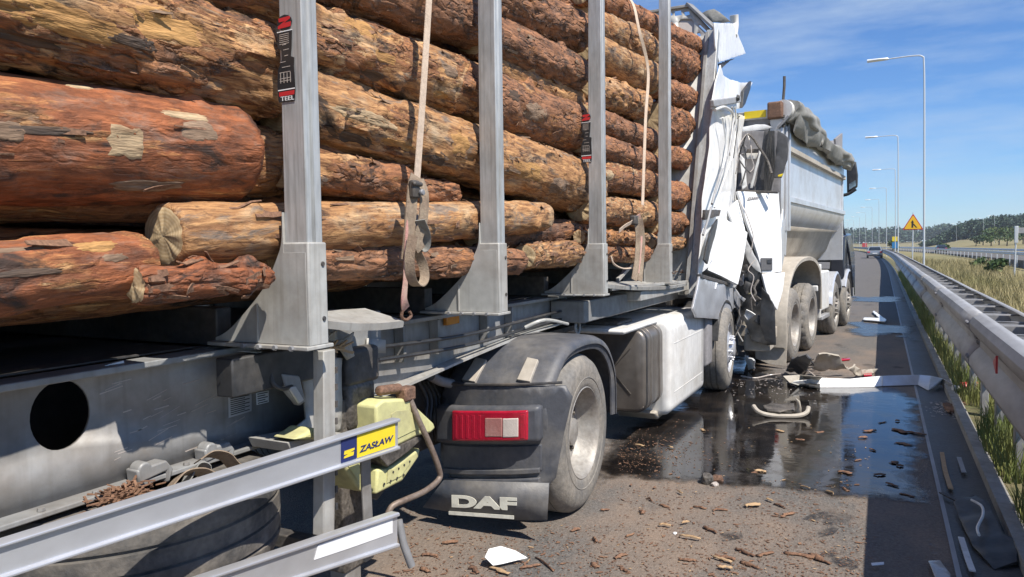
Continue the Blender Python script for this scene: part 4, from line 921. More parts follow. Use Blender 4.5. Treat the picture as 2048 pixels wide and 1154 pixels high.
sticker(2.016, 556, 592, 34, 206, False)
sticker(4.983, 1162, 1184, 228, 326, True)

# main frame: deep web behind, gooseneck in front, hole in the web
XW = -2.2
def wb(u, v): return PX(u, v, XW)
hc = wb(120, 830); hole = [V((XW, hc.y + .092 * math.cos(t * R(12)), hc.z + .105 * math.sin(t * R(12)))) for t in range(30)]
zb0 = 0.985
outline = [V((XW, -1.5, zb0)), V((XW, 2.42, .955)), V((XW, 2.62, 1.0)), V((XW, 2.72, 1.06)), V((XW, 2.72, 1.345)), V((XW, -1.5, 1.345))]
web = sheet('frame_web', outline, 'frame_paint', TR, t=.012, holes=[hole])
m = MB(); m.box((XW - .05, -1.5, .955), (XW + .075, 2.42, .972)); m.build('lower_flange', 'frame_paint', TR, .004)
m = MB(); m.box((XW - .05, -1.5, 1.330), (XW + .06, 7.8, 1.352)); m.build('upper_flange', 'frame_paint', TR, .004)
m = MB(); m.box((-3.75, -1.5, .97), (-3.8, 7.8, 1.35)); m.build('far_frame_beam', 'frame_paint', TR)
for y in (-.8, .6, 1.95, 2.6):
    m = MB(); m.box((XW - .02, y - .03, 1.0), (-3.74, y + .03, 1.3)); m.build('cross_member', 'dark_steel', TR)
m = MB(); m.box((-2.28, -1.5, 1.353), (-3.74, 7.7, 1.358)); m.build('deck_light_block', 'dark_steel', TR)  # added sheet that blocks light leaking through below the logs
m = MB(); m.box((-4.0, -1.5, .9), (-4.03, 2.9, 1.7)); m.build('far_side_light_block', 'dark_steel', TR)  # added wall closing the far side against skylight, not a trailer part
# gooseneck
gp = [V((XW, 2.735, 1.0)), V((XW, 3.1, 1.03)), V((XW, 3.9, 1.095)), V((XW, 4.6, 1.135)), V((XW, 5.6, 1.15)), V((XW, 7.8, 1.15)), V((XW, 7.8, 1.328)), V((XW, 2.735, 1.328))]
m = MB(); m.prism(gp, (-.012, 0, 0)); m.build('gooseneck_web', 'frame_paint', TR)
fl = [V((XW, p.y, p.z)) for p in gp[:6]]
m = MB(); ribbon(m, seg_pts(fl, 5), .15, (1, 0, 0), .014); m.build('gooseneck_flange', 'grey_paint', TR)
m = MB(); m.box((XW + .01, 5.0, 1.16), (XW + .28, 7.75, 1.32)); m.build('front_side_box', 'frame_paint', TR, .01)
m = MB(); m.box((-2.16, 6.0, 1.255), (-1.80, 7.72, 1.335)); m.build('front_side_beam', 'grey_paint', TR, .006)
m = MB(); m.box((-3.7, 3.3, 1.02), (-2.3, 7.2, 1.06)); m.build('coupler_plate', 'dark_steel', TR)
# ribs and brackets on the gooseneck side
for u in (790, 860, 960, 1010, 1120):
    y = PX(u, 660, XW).y; m = MB(); m.box((XW + .002, y - .012, 1.14), (XW + .06, y + .012, 1.328)); m.build('web_rib', 'frame_paint', TR, .003)
mk = PX(907, 640, XW + .03); m = MB(); m.box((XW + .004, mk.y - .07, mk.z - .025), (XW + .03, mk.y + .07, mk.z + .025)); m.build('marker_lamp', 'amber', TR, .005, label='small orange side marker lamp')
# side plates between the stakes that carry the strap hooks, bent down in the middle
def side_plate(u0, v0, u1, v1, x0, x1, sag, zoff, nm='side_plate'):
    a, b = PX(u0, v0, x0), PX(u1, v1, x0); rings = []
    for i in range(13):
        q = i / 12; p = a.lerp(b, q); z = p.z - sag * math.sin(math.pi * q) * (1 + .2 * n3((q, 0, 0), 6, 2)); wv = .6 + .4 * (1 - q)
        rings.append([V((x0, p.y, z - .03)), V((x0 + .006, p.y, z - .002)), V((x1 + (x0 - x1) * (1 - wv), p.y, z + .045)), V((x1 + (x0 - x1) * (1 - wv) - .01, p.y, z + .038))])
    m = MB(); m.loft(rings); return m.build(nm, 'grey_paint', TR)
side_plate(648, 640, 806, 640, -1.775, -2.10, .012, 0)
side_plate(1214, 568, 1372, 566, -1.775, -2.10, .03, 0)
m = MB(); m.bar(PX(1222, 578, -1.79), PX(1375, 563, -1.79), .02, .025); m.build('side_rod', 'grey_paint', TR, .003)
m = MB(); m.bar(PX(1235, 560, -2.0), PX(1262, 530, -2.0), .03, .03); m.build('brace', 'grey_paint', TR, .003)
m = MB(); m.tube(seg_pts([PX(1050, 655, -2.1), PX(1090, 640, -2.0), PX(1135, 648, -2.0)], 5), .012, 8); rr = PX(1155, 655, -2.0)
m.tube([rr + V((0, .045 * math.cos(t * .524), .045 * math.sin(t * .524))) for t in range(13)], .010, 8); m.build('hook_ring', 'grey_paint', TR)
# plates and labels on the web
def label_plate(pts, ma, nm, lines=0, par=None):
    q = [PX(u, v, XW + .0085) for u, v in pts]; m = MB(); m.prism(q, (.0012, 0, 0)); o = m.build(nm, ma, par or TR)
    for i in range(lines):
        t = .12 + .76 * i / max(1, lines - 1); a = q[0].lerp(q[3], t).lerp(q[1].lerp(q[2], t), .08); b = q[0].lerp(q[3], t).lerp(q[1].lerp(q[2], t), .9 - .2 * (i % 2))
        l = MB(); l.bar(a + V((.002, 0, 0)), b + V((.002, 0, 0)), .0004, .0035); l.build('printed_line', 'decal_black', o)
    return o
label_plate([(209, 731), (247, 721), (251, 737), (214, 748)], 'tape_white', 'white_sticker')
label_plate([(456, 793), (503, 784), (503, 822), (457, 836)], 'aluminium', 'type_plate', 9)
label_plate([(512, 786), (537, 781), (537, 804), (513, 810)], 'tape_white', 'paper_label', 5)
# brackets under the flange (strap winches)
for (u, v, w) in ((300, 945, .10), (430, 905, .10)):
    p = PX(u, v, XW + .06); m = MB()
    m.tube([p + V((-.03, -.03, .02)), p + V((.02, -.03, .018))], .026, 14)
    m.prism([p + V((.02, -.06, .025)), p + V((.02, .05, .03)), p + V((.02, .075, -.005)), p + V((.02, .06, -.045)), p + V((.02, .045, -.045)), p + V((.02, .05, -.005)), p + V((.02, -.055, -.02))], (-.06, 0, 0))
    m.build('strap_winch', 'frame_paint', TR, .006)
m = MB(); m.box((-2.75, .3, .72), (-3.3, 2.4, 1.31)); m.build('hole_dark_box', 'black_plastic', TR, .01)  # added black box behind the web hole so the opening reads dark

# headboard, pushed forward
h0 = PX(1392, 590, XS); h1 = PX(1432, 62, XS); hd = (h1 - h0).normalized(); HN = V((1, 0, 0)).cross(hd).normalized()
def HB(u, v, off=0): return PP(u, v, h0 + HN * off, HN)
pan = [HB(1412, 540), HB(1424, 62), HB(1378, 13)]
tl = HB(1378, 13); pan += [V((-3.62, tl.y, tl.z)), V((-4.22, HB(1424, 62).y, HB(1424, 62).z)), V((-4.22, h0.y, h0.z)), V((-1.80, h0.y, h0.z))]
pan[0] = h0 + V((-.05, 0, 0))
def hpoly(pts): return [HB(u, v) for u, v in pts]
def rrect(u0, v0, u1, v1, r=4): return hpoly([(u0 + r, v0), (u1 - r, v0), (u1, v0 + r), (u1, v1 - r), (u1 - r, v1), (u0 + r, v1), (u0, v1 - r), (u0, v0 + r)])
holes_ = [rrect(1357, 39, 1388, 72, 5), hpoly([(1332, 22), (1338, 20), (1347, 30), (1342, 33), (1334, 28)]), hpoly([(1349, 22), (1362, 20), (1364, 31), (1350, 33)]), hpoly([(1368, 23), (1378, 22), (1380, 30), (1370, 33)]),
          hpoly([(1330, 37), (1335, 36), (1345, 46), (1342, 50), (1333, 43)]), hpoly([(1396, 51), (1400, 49), (1420, 68), (1418, 72)]), hpoly([(1394, 66), (1399, 65), (1403, 72), (1395, 75)])]
hb = sheet('headboard_panel', pan, 'grey_paint', TR, t=.02, holes=holes_)
m = MB(); m.prism([HB(u, v, -.02) for u, v in ((1357, 39), (1388, 39), (1388, 72), (1357, 72))], HN * .008); m.build('window_mesh', 'lamp_grey', hb)
po = [h0 + V((.0, 0, -.02)), h1]
m = MB(); m.bar(po[0] + V((-.03, 0, 0)), po[1] + V((-.03, 0, 0)), .10, .13, up=(1, 0, 0)); m.build('headboard_post', 'stake_metal', TR, .006)
m = MB(); m.bar(po[0] + V((-.085, -.06, .02)), po[1] + V((-.085, -.06, -.02)), .04, .04, up=(1, 0, 0)); m.build('post_shade_strip', 'frame_paint', TR, .004)  # darker strip standing for the shaded rear face of the post
m = MB(); m.bar(h1 + V((0, .0, .02)), HB(1378, 12) + V((0, 0, .02)), .13, .03); m.build('headboard_bevel', 'frame_paint', TR, .004)
m = MB(); m.bar(HB(1378, 13), V((-3.62, tl.y, tl.z)), .10, .03); m.build('headboard_top_rail', 'grey_paint', TR, .004)
m = MB(); m.bar(V((-4.20, h0.y, h0.z)), V((-4.20, h1.y, h1.z)), .10, .13, up=(1, 0, 0)); m.build('headboard_post', 'stake_metal', TR, .006)
for v in (115, 132, 150):
    a = HB(1413, v, -.04); m = MB(); m.bar(a + V((-.14, 0, 0)), a, .03, .05); m.build('rung', 'lamp_grey', hb, .003)
m = MB()
for i in range(70):
    a = HB(rnd.uniform(1340, 1376), 546, -.1) + V((0, rnd.uniform(-.15, .0), rnd.uniform(-.01, .02))); d = V((rnd.uniform(-.05, .05), rnd.uniform(-.05, .05), rnd.uniform(-.01, .02))); m.bar(a, a + d, .006, .004)
o = m.build('bark_litter', 'chip_bark'); tag(o, 'orange bark crumbs piled at the foot of the headboard', 'bark', kind='stuff')

# side guard: two bent rails on posts
def guard_rail(nm, a0, a1, b0, b1, x, mats):
    A0, A1, B0, B1 = PX(*a0, x), PX(*a1, x), PX(*b0, x), PX(*b1, x)      # top/bottom at the left, top/bottom at the right
    # extend left past the picture
    k = 1.2; A0 = A0 + (A0 - B0) * k * .5; A1 = A1 + (A1 - B1) * k * .5
    rings = []
    for q in [i / 10 for i in range(11)]:
        t, b = A0.lerp(B0, q), A1.lerp(B1, q); h = t - b
        g = lambda f, d: b + h * f + V((d, 0, 0))
        rings.append([g(1, -.03), g(1, .006), g(.97, .012), g(.90, .012), g(.87, 0), g(.13, 0), g(.10, .012), g(.03, .012), g(0, .006), g(0, -.03), g(.05, -.03), g(.05, -.008), g(.95, -.008), g(.95, -.03)])
    m = MB(); m.loft(rings); return m.build(nm, mats, TR, .002), A0, A1, B0, B1
ur, A0, A1, B0, B1 = guard_rail('side_guard_rail', (0, 1085), (0, 1160), (796, 836), (796, 899), -1.72, 'aluminium')
lr, C0, C1, D0, D1 = guard_rail('side_guard_rail', (390, 1160), (470, 1200), (795, 1024), (795, 1094), -1.72, 'aluminium')
# name plate at the front of the upper rail
def on_rail(f, g, d=.0015): return A1.lerp(B1, f) + (A0.lerp(B0, f) - A1.lerp(B1, f)) * g + V((d, 0, 0))
L_ = (B0 - A0).length
def fu(u, vtop):                    # fraction along the rail for a pixel column
    lo, hi = 0., 1.
    for _ in range(40):
        md = (lo + hi) / 2; q = on_rail(md, .5) - CAM; c = ROTI @ q
        if 1024 + F * c.x / -c.z < u: lo = md
        else: hi = md
    return lo
f0, f1, f2 = fu(682, 0), fu(713, 0), fu(790, 0)
m = MB(); m.prism([on_rail(f0, .16), on_rail(f1, .16), on_rail(f1, .86), on_rail(f0, .86)], (.0012, 0, 0)); em = m.build('emblem_plate', 'decal_blue', ur)
xd = (B0 - A0).normalized(); yd = (A0 - A1).normalized(); hh = (A0 - A1).length
em_o = on_rail(f0 + (f1 - f0) * .16, .28, .003); w_ = L_ * (f1 - f0) * .68; z_ = hh * .46
q = lambda i, j: em_o + xd * (w_ * i) + yd * (z_ * j)
m = MB(); m.prism([q(.05, 1), q(1.0, 1), q(.98, .72), q(.55, .55), q(.95, .50), q(.9, .0), q(0, 0), q(.04, .26), q(.42, .42), q(.0, .5)], (.0008, 0, 0)); m.build('emblem_letter', 'decal_yellow', em)
m = MB(); m.prism([on_rail(f1 + .001, .16), on_rail(f2, .16), on_rail(f2, .86), on_rail(f1 + .001, .86)], (.0012, 0, 0)); npl = m.build('name_plate', 'decal_yellow', ur)
text('lettering', 'ZASŁAW', 'decal_blue', npl, on_rail(f1 + (f2 - f1) * .06, .30, .0032), xd, yd, hh * .42, L_ * (f2 - f1) * .88, shear=.18, bold=.02)
m = MB(); m.prism([PX(u, v, -1.7188) for u, v in ((636, 1090), (700, 1067), (785, 1036), (785, 1066), (700, 1096), (628, 1120))], (.001, 0, 0)); m.build('clean_patch', 'tape_white', lr)
# guard posts
def gpost(pts, w, d, nm='guard_post', ma='grey_paint'):
    m = MB(); rings = []
    for p in pts: rings.append([p + V((0, -w / 2, 0)), p + V((0, w / 2, 0)), p + V((-d, w / 2, 0)), p + V((-d, -w / 2, 0))])
    m.loft(rings); return m.build(nm, ma, TR, .004)
gpost([PX(659, 700, -1.80), PX(660, 900, -1.80), PX(658, 1068, -1.80)], .065, .05)
gpost([PX(733, 880, -1.78), PX(734, 960, -1.80), PX(738, 1045, -1.80), PX(740, 1120, -1.80)], .055, .012, ma='frame_paint')
m = MB()
for i in range(9): p = PX(673, 740 + i * 34, -1.798); m.box(p + V((-.004, -.006, -.012)), p + V((.003, .004, .012)))
m.build('post_slots', 'dark_steel', TR)
m = MB(); m.tube([PX(797, 1040, -1.74), PX(806, 1085, -1.72), PX(823, 1132, -1.70)], .016, 12); m.build('guard_tube', 'galv_dark', TR)
# bracket plates and landing gear behind the post
YL = PX(690, 760, -1.95).y
sheet('bracket_plate', [PX(u, v, -2.02) for u, v in ((470, 702), (560, 705), (640, 712), (682, 716), (682, 860), (640, 880), (612, 905), (590, 882), (585, 860), (612, 838), (600, 740), (560, 712))], 'grey_paint', TR, t=.01, cell=.04, amp=.006, freq=12, seed=3)
m = MB(); m.box(PX(430, 716, -2.06), PX(662, 748, -2.0) + V((.02, 0, 0))); m.build('cable_box', 'black_plastic', TR, .006)
m = MB()
for u in (612, 655): m.bar(PX(u - 6, 738, -1.99), PX(u + 6, 726, -1.99), .004, .008)
m.build('reflective_ticks', 'tape_white', TR)
m = MB(); p = PX(730, 740, -2.0); m.box(p + V((-.16, -.11, -.06)), p + V((.0, .11, .10))); m.build('gear_housing', 'dark_steel', TR, .02)
m = MB(); p = PX(728, 800, -2.0); m.box(p + V((-.15, -.10, -.12)), p + V((.0, .09, .085))); m.build('gearbox', 'greasy', TR, .025)
m = MB(); m.box(V((-2.20, p.y - .07, .30)), V((-2.07, p.y + .07, p.z))); m.build('landing_leg', 'greasy', TR, .01)
m = MB(); m.box(V((-2.17, p.y - .055, .03)), V((-2.08, p.y + .055, .32))); m.box(V((-2.28, p.y - .14, .012)), V((-1.97, p.y + .14, .03))); m.build('leg_foot', 'frame_paint', TR, .01)
m = MB(); m.prism([PX(u, v, -2.02) for u, v in ((640, 800), (700, 800), (770, 840), (760, 880), (640, 900))], (-.02, 0, 0)); m.build('gear_bracket', 'greasy', TR, .005)
m = MB(); m.tube([PX(755, 782, -1.95), PX(800, 776, -1.93)], .022, 12); p = PX(812, 786, -1.92); m.box(p + V((-.03, -.045, -.035)), p + V((.03, .04, .03))); m.build('crank_joint', 'rust', TR, .010)
m = MB(); m.tube(seg_pts([PX(812, 778, -1.92), PX(835, 835, -1.88), PX(860, 890, -1.85), PX(877, 935, -1.83), PX(878, 958, -1.83), PX(850, 982, -1.83), PX(810, 1000, -1.84), PX(785, 1012, -1.86), PX(775, 1030, -1.87)], 6), .0135, 12); m.build('crank_handle', 'handle_steel', TR)
m = MB(); m.tube(seg_pts([PX(540, 745, -1.99), PX(548, 768, -1.97), PX(568, 778, -1.96), PX(585, 770, -1.98)], 6), .008, 8); m.build('cable', 'black_plastic', TR)
m = MB(); m.prism([PX(u, v, -1.97) for u, v in ((566, 748), (600, 752), (612, 803), (600, 812), (575, 782))], (-.03, 0, 0)); m.build('plug_holder', 'frame_paint', TR, .006)
m = MB(); m.prism([PX(u, v, -1.96) for u, v in ((578, 776), (592, 772), (609, 800), (598, 808))], (-.008, 0, 0)); m.build('plug_cap', 'aluminium', TR, .004)
sheet('torn_bracket', [PX(u, v, -2.0) for u, v in ((640, 682), (672, 660), (678, 684), (707, 664), (704, 690), (708, 712), (692, 720), (682, 700), (645, 700))], 'grey_paint', TR, t=.006, cell=.03, amp=.03, freq=8, seed=9)
sheet('upright_plate', [PX(u, v, -2.05) for u, v in ((734, 676), (770, 680), (770, 706), (732, 706))], 'grey_paint', TR, t=.01)
m = MB(); p = PX(720, 690, -2.06); m.box(p + V((-.05, -.22, -.05)), p + V((0, .16, .14))); m.build('suspension_block', 'frame_paint', TR, .008)
m = MB(); m.prism([PX(u, v, -1.92) for u, v in ((575, 885), (660, 868), (690, 866), (690, 882), (585, 905))], (-.2, 0, 0)); m.build('chock_tray', 'grey_paint', TR, .004)
m = MB(); m.prism([PX(u, v, -2.10) for u, v in ((690, 870), (780, 835), (785, 960), (755, 1000), (700, 985))], (-.012, 0, 0)); m.build('chock_bracket', 'black_plastic', TR, .004)
# splinters stuck on the frame
m = MB()
for i in range(14):
    a = PX(rnd.uniform(650, 690), rnd.uniform(685, 702), -1.98); m.bar(a, a + V((rnd.uniform(-.02, .03), rnd.uniform(.02, .07), rnd.uniform(-.02, .02))), .008, .006)
o = m.build('wood_splinters', 'chip_wood'); tag(o, 'orange wood splinters caught on the torn bracket', 'splinters', kind='stuff')

# spare wheel lying flat in its cradle
p = PX(330, 1090, -1.9); SW = thing('spare_wheel', (-2.36, 1.68, .70), 'worn grey spare tyre lying flat under the trailer frame', 'tyre')
pr_ = [(.26, -.15), (.36, -.16), (.46, -.16), (.505, -.13), (.520, -.09), (.520, -.076), (.510, -.072), (.510, -.064), (.521, -.06), (.522, -.006), (.512, -.003), (.512, .003), (.522, .006), (.521, .06), (.510, .064), (.510, .072), (.520, .076), (.52, .09), (.505, .13), (.46, .16), (.36, .16), (.26, .15)]
m = MB(); m.lathe(pr_, (-2.36, 1.66, .775), (0, 0, 1), 72, mod=lambda q, j: .002 * n3((q, j, 0), .7, 3)); m.build('tyre', 'rubber', SW)
m = MB(); m.lathe([(0, .02), (.2, .02), (.25, .10), (.275, .15), (.275, -.15), (.25, -.1), (.2, .0), (0, 0)], (-2.36, 1.66, .775), (0, 0, 1), 40); m.build('rim', 'dark_steel', SW)
for y in (1.24, 2.14):
    m = MB(); m.box((-2.9, y - .03, .555), (-1.95, y + .03, .61)); m.build('spare_wheel_cradle', 'dark_steel', TR, .006)
# slack straps and bark lying on the spare tyre
o_ = thing('strap_heap', (-2.1, 1.95, .98), 'brown slack lashing strap heaped on the spare tyre', 'strap'); 
for k, pts in enumerate(([(340, 965), (365, 940), (400, 935), (430, 945), (470, 930)], [(370, 960), (390, 925), (410, 930), (400, 965), (440, 950)], [(395, 915), (420, 900), (450, 905), (470, 925), (490, 928)])):
    m = MB(); ribbon(m, seg_pts([PX(u, v + 8, -1.98 - .02 * k) for u, v in pts], 6), .05, (.8, .1, .5), .004); m.build('strap_fold', ('brown_strap', 'tarp', 'brown_strap')[k], o_)
m = MB()
for i in range(220):
    a = PX(rnd.gauss(245, 28), 1000 + rnd.uniform(-6, 6), -2.04 - .1 * rnd.random()); a.z = .93 + max(0, .05 * (1 - abs(rnd.gauss(0, .7)))) ; m.bar(a, a + V((rnd.uniform(-.03, .03), rnd.uniform(-.04, .04), rnd.uniform(-.01, .025))), .008, .003)
o = m.build('bark_litter', 'chip_bark'); tag(o, 'reddish bark shreds lying on the spare tyre', 'bark', kind='stuff')

# ------------------------------------------------------------------ wheel chocks
def chock(pts, x, d, label, holes=False, rot=0):
    t = thing('wheel_chock', PX(*pts[0], x), label, 'wheel chock'); q = [PX(u, v, x) for u, v in pts]
    m = MB(); m.prism(q, (-d, 0, 0)); m.build('wedge', 'yellow_plastic', t, .012, seg=3)
    c = sum(q, V((0, 0, 0))) / len(q)
    m = MB(); m.prism([c + (p - c) * .55 + V((.004, 0, 0)) for p in q], (-.002, 0, 0)); m.build('side_recess', 'yellow_plastic', t, .002)
    return t, q, c
t, q, c = chock([(752, 812), (768, 800), (818, 797), (832, 812), (868, 846), (872, 856), (862, 866), (836, 872), (770, 905), (756, 905)], -1.90, .17, 'large pale yellow wheel chock under the crank handle')
m = MB(); m.prism([PX(u, v, -1.894) for u, v in ((752, 905), (770, 905), (836, 874), (845, 878), (815, 905), (776, 934))], (-.15, 0, 0)); m.build('tread_face', 'greasy', t, .004)
t, q, c = chock([(756, 938), (778, 938), (842, 896), (838, 915), (806, 962), (752, 990)], -1.92, .14, 'lower yellow wheel chock with a row of small holes')
m = MB()
for k in range(4): p = PX(768 + k * 13, 968 - k * 6, -1.916); m.lathe([(0, .003), (.006, .003), (.006, 0)], p, (1, 0, 0), 8)
for k in range(4): p = PX(786 + k * 11, 944 - k * 7, -1.916); m.lathe([(0, .003), (.005, .003), (.005, 0)], p, (1, 0, 0), 8)
m.build('drain_holes', 'black_plastic', t)
chock([(683, 925), (722, 905), (722, 985)], -1.88, .16, 'yellow wheel chock wedged behind the side guard post')
t, q, c = chock([(590, 880), (614, 866), (628, 855), (650, 862), (652, 878)], -1.88, .12, 'broken yellow wheel chock lying in the tray')

# bolts, welds, air lines and scrapes on the trailer
for y in YB:
    if y < 1: continue
    for k in range(4):
        b = MB(); b.lathe([(0, .010), (.009, .010), (.011, 0)], V((XS - .05 - k * .075, y - .1055, 1.373)), (0, -1, 0), 6); b.build('bolt_head', 'galv_dark', TR)
for k in range(16):
    y = .1 + k * .165; b = MB(); b.lathe([(0, .010), (.010, .008), (.012, 0)], V((XW + .055, y, .973)), (0, 0, 1), 6); b.build('bolt_head', 'frame_paint', TR)
for k, (ma, dz) in enumerate((('black_plastic', 0), ('red_paint', .02), ('decal_yellow', .04), ('black_plastic', .06))):
    p = seg_pts([V((-2.13, 2.75, 1.19 + dz)), V((-2.11, 3.6, 1.16 + dz)), V((-2.12, 4.4, 1.17 + dz)), V((-2.10, 5.2, 1.19 + dz))], 6)
    if k in (0, 3): b = MB(); b.tube(p, .010, 8); b.build('air_line', ma, TR)
m = MB()
for k in range(34):
    u, v = rnd.uniform(5, 470), rnd.uniform(760, 950)
    if u < 190: u += 190
    a = PX(u, v, XW + .0066); L2 = rnd.uniform(.02, .10); m.bar(a, a + V((0, L2, L2 * rnd.uniform(.05, .35))), .0006, rnd.uniform(.0012, .0035))
o = m.build('scratches', 'lamp_grey', TR, smooth=0); o['kind'] = 'stuff'
# ------------------------------------------------------------------ lashing straps
xs = -1.735
t = thing('lashing_strap', PX(812, 620, xs), 'wide pale pink lashing strap with a ratchet and dangling brown tail', 'strap')
m = MB(); ribbon(m, seg_pts([PX(866, -160, -1.80), PX(858, 0, -1.79), PX(846, 190, -1.77), PX(834, 358, -1.76)], 6), .042, (0, 1, 0), .004); m.build('strap_band', 'pale_strap', t)
m = MB(); ribbon(m, seg_pts([PX(832, 352, xs), PX(826, 380, -1.73), PX(822, 420, -1.73), PX(818, 470, -1.735), PX(813, 520, -1.74)], 6), .055, (.3, 1, 0), .006); m.build('tail_band', 'brown_strap', t)
m = MB(); ribbon(m, seg_pts([PX(838, 358, xs), PX(848, 390, -1.71), PX(846, 440, -1.71), PX(836, 480, -1.72), PX(842, 500, -1.72)], 6), .05, (.2, 1, .2), .006); m.build('tail_band', 'brown_strap', t)
for k, pts in enumerate(([(826, 470), (819, 520), (824, 560), (838, 572), (849, 558), (846, 530), (832, 500), (826, 475)], [(840, 440), (852, 470), (850, 495), (836, 500), (828, 470), (838, 430)])):
    m = MB(); ribbon(m, seg_pts([PX(u, v, -1.70 - .008 * i * (k + 1)) for i, (u, v) in enumerate(pts)], 6), .04, (1, .45, 0), .004); m.build('loop', ('brown_strap', 'tarp')[k], t)
m = MB(); ribbon(m, seg_pts([PX(815, 440, xs), PX(812, 500, xs), PX(811, 560, xs), PX(808, 600, -1.74), PX(812, 618, -1.76)], 6), [.012 + .026 * min(1, i / 18) for i in range(25)], (0, 1, 0), .004); m.build('hook_band', 'pink_strap', t)
m = MB(); m.tube(seg_pts([PX(808, 612, -1.76), PX(803, 632, -1.77), PX(812, 640, -1.77), PX(822, 632, -1.78), PX(818, 622, -1.78)], 5), .007, 8); m.build('hook', 'rust', t)
rb = MB(); c = PX(832, 378, -1.715); rb.box(c + V((-.02, -.026, -.038)), c + V((.008, .022, .036))); rb.tube([c + V((.008, -.032, .02)), c + V((.008, .032, .02))], .010, 10); rb.build('ratchet', 'dark_steel', t, .008)
m = MB(); m.lathe([(0, .0), (.012, .003), (.014, .012), (.011, .018), (0, .02)], PX(840, 385, -1.705), (1, 0, 0), 14); m.build('ratchet_cap', 'galv_dark', t)
t = thing('lashing_strap', PX(1272, 560, xs), 'narrow pale lashing strap with a dark knotted bundle beside the fourth stake', 'strap')
m = MB(); ribbon(m, seg_pts([PX(1246, -14, -1.93), PX(1266, 8, -1.85), PX(1278, 60, -1.80), PX(1296, 140, -1.79), PX(1291, 240, -1.78), PX(1285, 410, -1.77)], 6), .033, (.45, 1, 0), .004); m.build('strap_band', 'pale_strap', t)
m = MB(); ribbon(m, seg_pts([PX(1270, 436, -1.76), PX(1262, 445, -1.75), PX(1250, 452, -1.75), PX(1238, 462, -1.76)], 5), .03, (.3, .4, 1), .004); m.build('tail_band', 'pale_strap', t)
for k, pts in enumerate(([(1272, 436), (1276, 470), (1274, 520), (1268, 560)], [(1280, 438), (1285, 480), (1282, 530), (1279, 562)], [(1275, 430), (1280, 465), (1277, 510), (1273, 545)])):
    m = MB(); ribbon(m, seg_pts([PX(u, v, -1.73 - .012 * k) for u, v in pts], 6), .055, (.5, 1, 0), .006); m.build('tail_band', ('brown_strap', 'brown_strap', 'pink_strap')[k], t)
c = PX(1270, 440, -1.74); m = MB(); m.box(c + V((-.03, -.05, -.04)), c + V((.02, .06, .035))); m.build('ratchet', 'dark_steel', t, .012)
m = MB(); m.tube(seg_pts([PX(1222, 512, -1.80), PX(1228, 528, -1.79), PX(1246, 537, -1.79), PX(1266, 536, -1.77)], 5), .007, 6); m.build('loose_cord', 'pale_strap', t)

# ------------------------------------------------------------------ wheels
def wheel(parent, c, out, Rt=.515, wd=.30, dish=True, name='wheel', tyre_mat='rubber', lugs=False, rim_mat='rim_silver'):
    """wheel whose outer face looks along out; c = centre of the outer face"""
    c, out = V(c), V(out).normalized(); e = bpy.data.objects.new(name, None); col.objects.link(e); put(e, c, parent); e.empty_display_size = .2
    k = Rt / .515
    pr_ = [(.285, -.005), (.30, .012), (.33, .018), (.40, .022), (.445, .016), (.48, -.005), (.497, -.03), (.508, -.045), (.513, -.075), (.513, -.082), (.503, -.085), (.503, -.093), (.513, -.096), (.515, -.145), (.505, -.148), (.505, -.156), (.515, -.159), (.513, -.205), (.503, -.208), (.503, -.216), (.513, -.219), (.508, -wd + .045), (.497, -wd + .03), (.47, -wd), (.30, -wd)]
    pr_ = [(r * k, h) for r, h in pr_]
    def md(q, j):
        if lugs and 6 <= q <= 22: return -.016 * k if (j + (1 if q > 13 else 0)) % 4 == 0 and (q < 12 or q > 15) else 0
        return 0
    m = MB(); m.lathe(pr_, c, out, 96 if lugs else 72, mod=md); m.build('tyre', tyre_mat, e, smooth=38)
    m = MB(); m.lathe([(r * k, h + .002) for r, h in ((.352, .0165), (.357, .0215), (.362, .0185))], c, out, 60); m.build('sidewall_ring', tyre_mat, e)
    if dish:
        rp = [(.292, -.002), (.300, .010), (.292, .014), (.283, .004), (.272, -.03), (.262, -.075), (.250, -.115), (.243, -.130), (.215, -.138), (.165, -.135), (.150, -.118), (.115, -.112), (.09, -.10), (.085, -.065), (.06, -.055), (0, -.053)]
    else:
        rp = [(.292, -.002), (.300, .010), (.292, .014), (.280, -.01), (.268, -.045), (.255, -.055), (.225, -.02), (.175, .018), (.150, .020), (.125, .022), (.115, .055), (.09, .075), (0, .078)]
    m = MB(); m.lathe([(r * k, h) for r, h in rp], c, out, 60); rim = m.build('rim', rim_mat, e, smooth=40)
    x = out.orthogonal().normalized(); y = out.cross(x); hb_ = -.135 if dish else .02
    for i in range(10):
        a = i * R(36); p = c + (x * math.cos(a) + y * math.sin(a)) * .14 * k; m = MB(); m.lathe([(.0155, hb_), (.0155, hb_ + .03), (.010, hb_ + .045), (0, hb_ + .045)], p, out, 6); m.build('wheel_nut', 'greasy' if dish else rim_mat, rim)
    for i in range(10):
        a = (i + .5) * R(36); rr, dd = (.205, -.137) if dish else (.215, -.012); p = c + (x * math.cos(a) + y * math.sin(a)) * rr * k; m = MB(); m.lathe([(0, dd + .006), (.024, dd + .006), (.026, dd)], p, out, 12); m.build('hand_hole', 'dark_steel', rim)
    return e
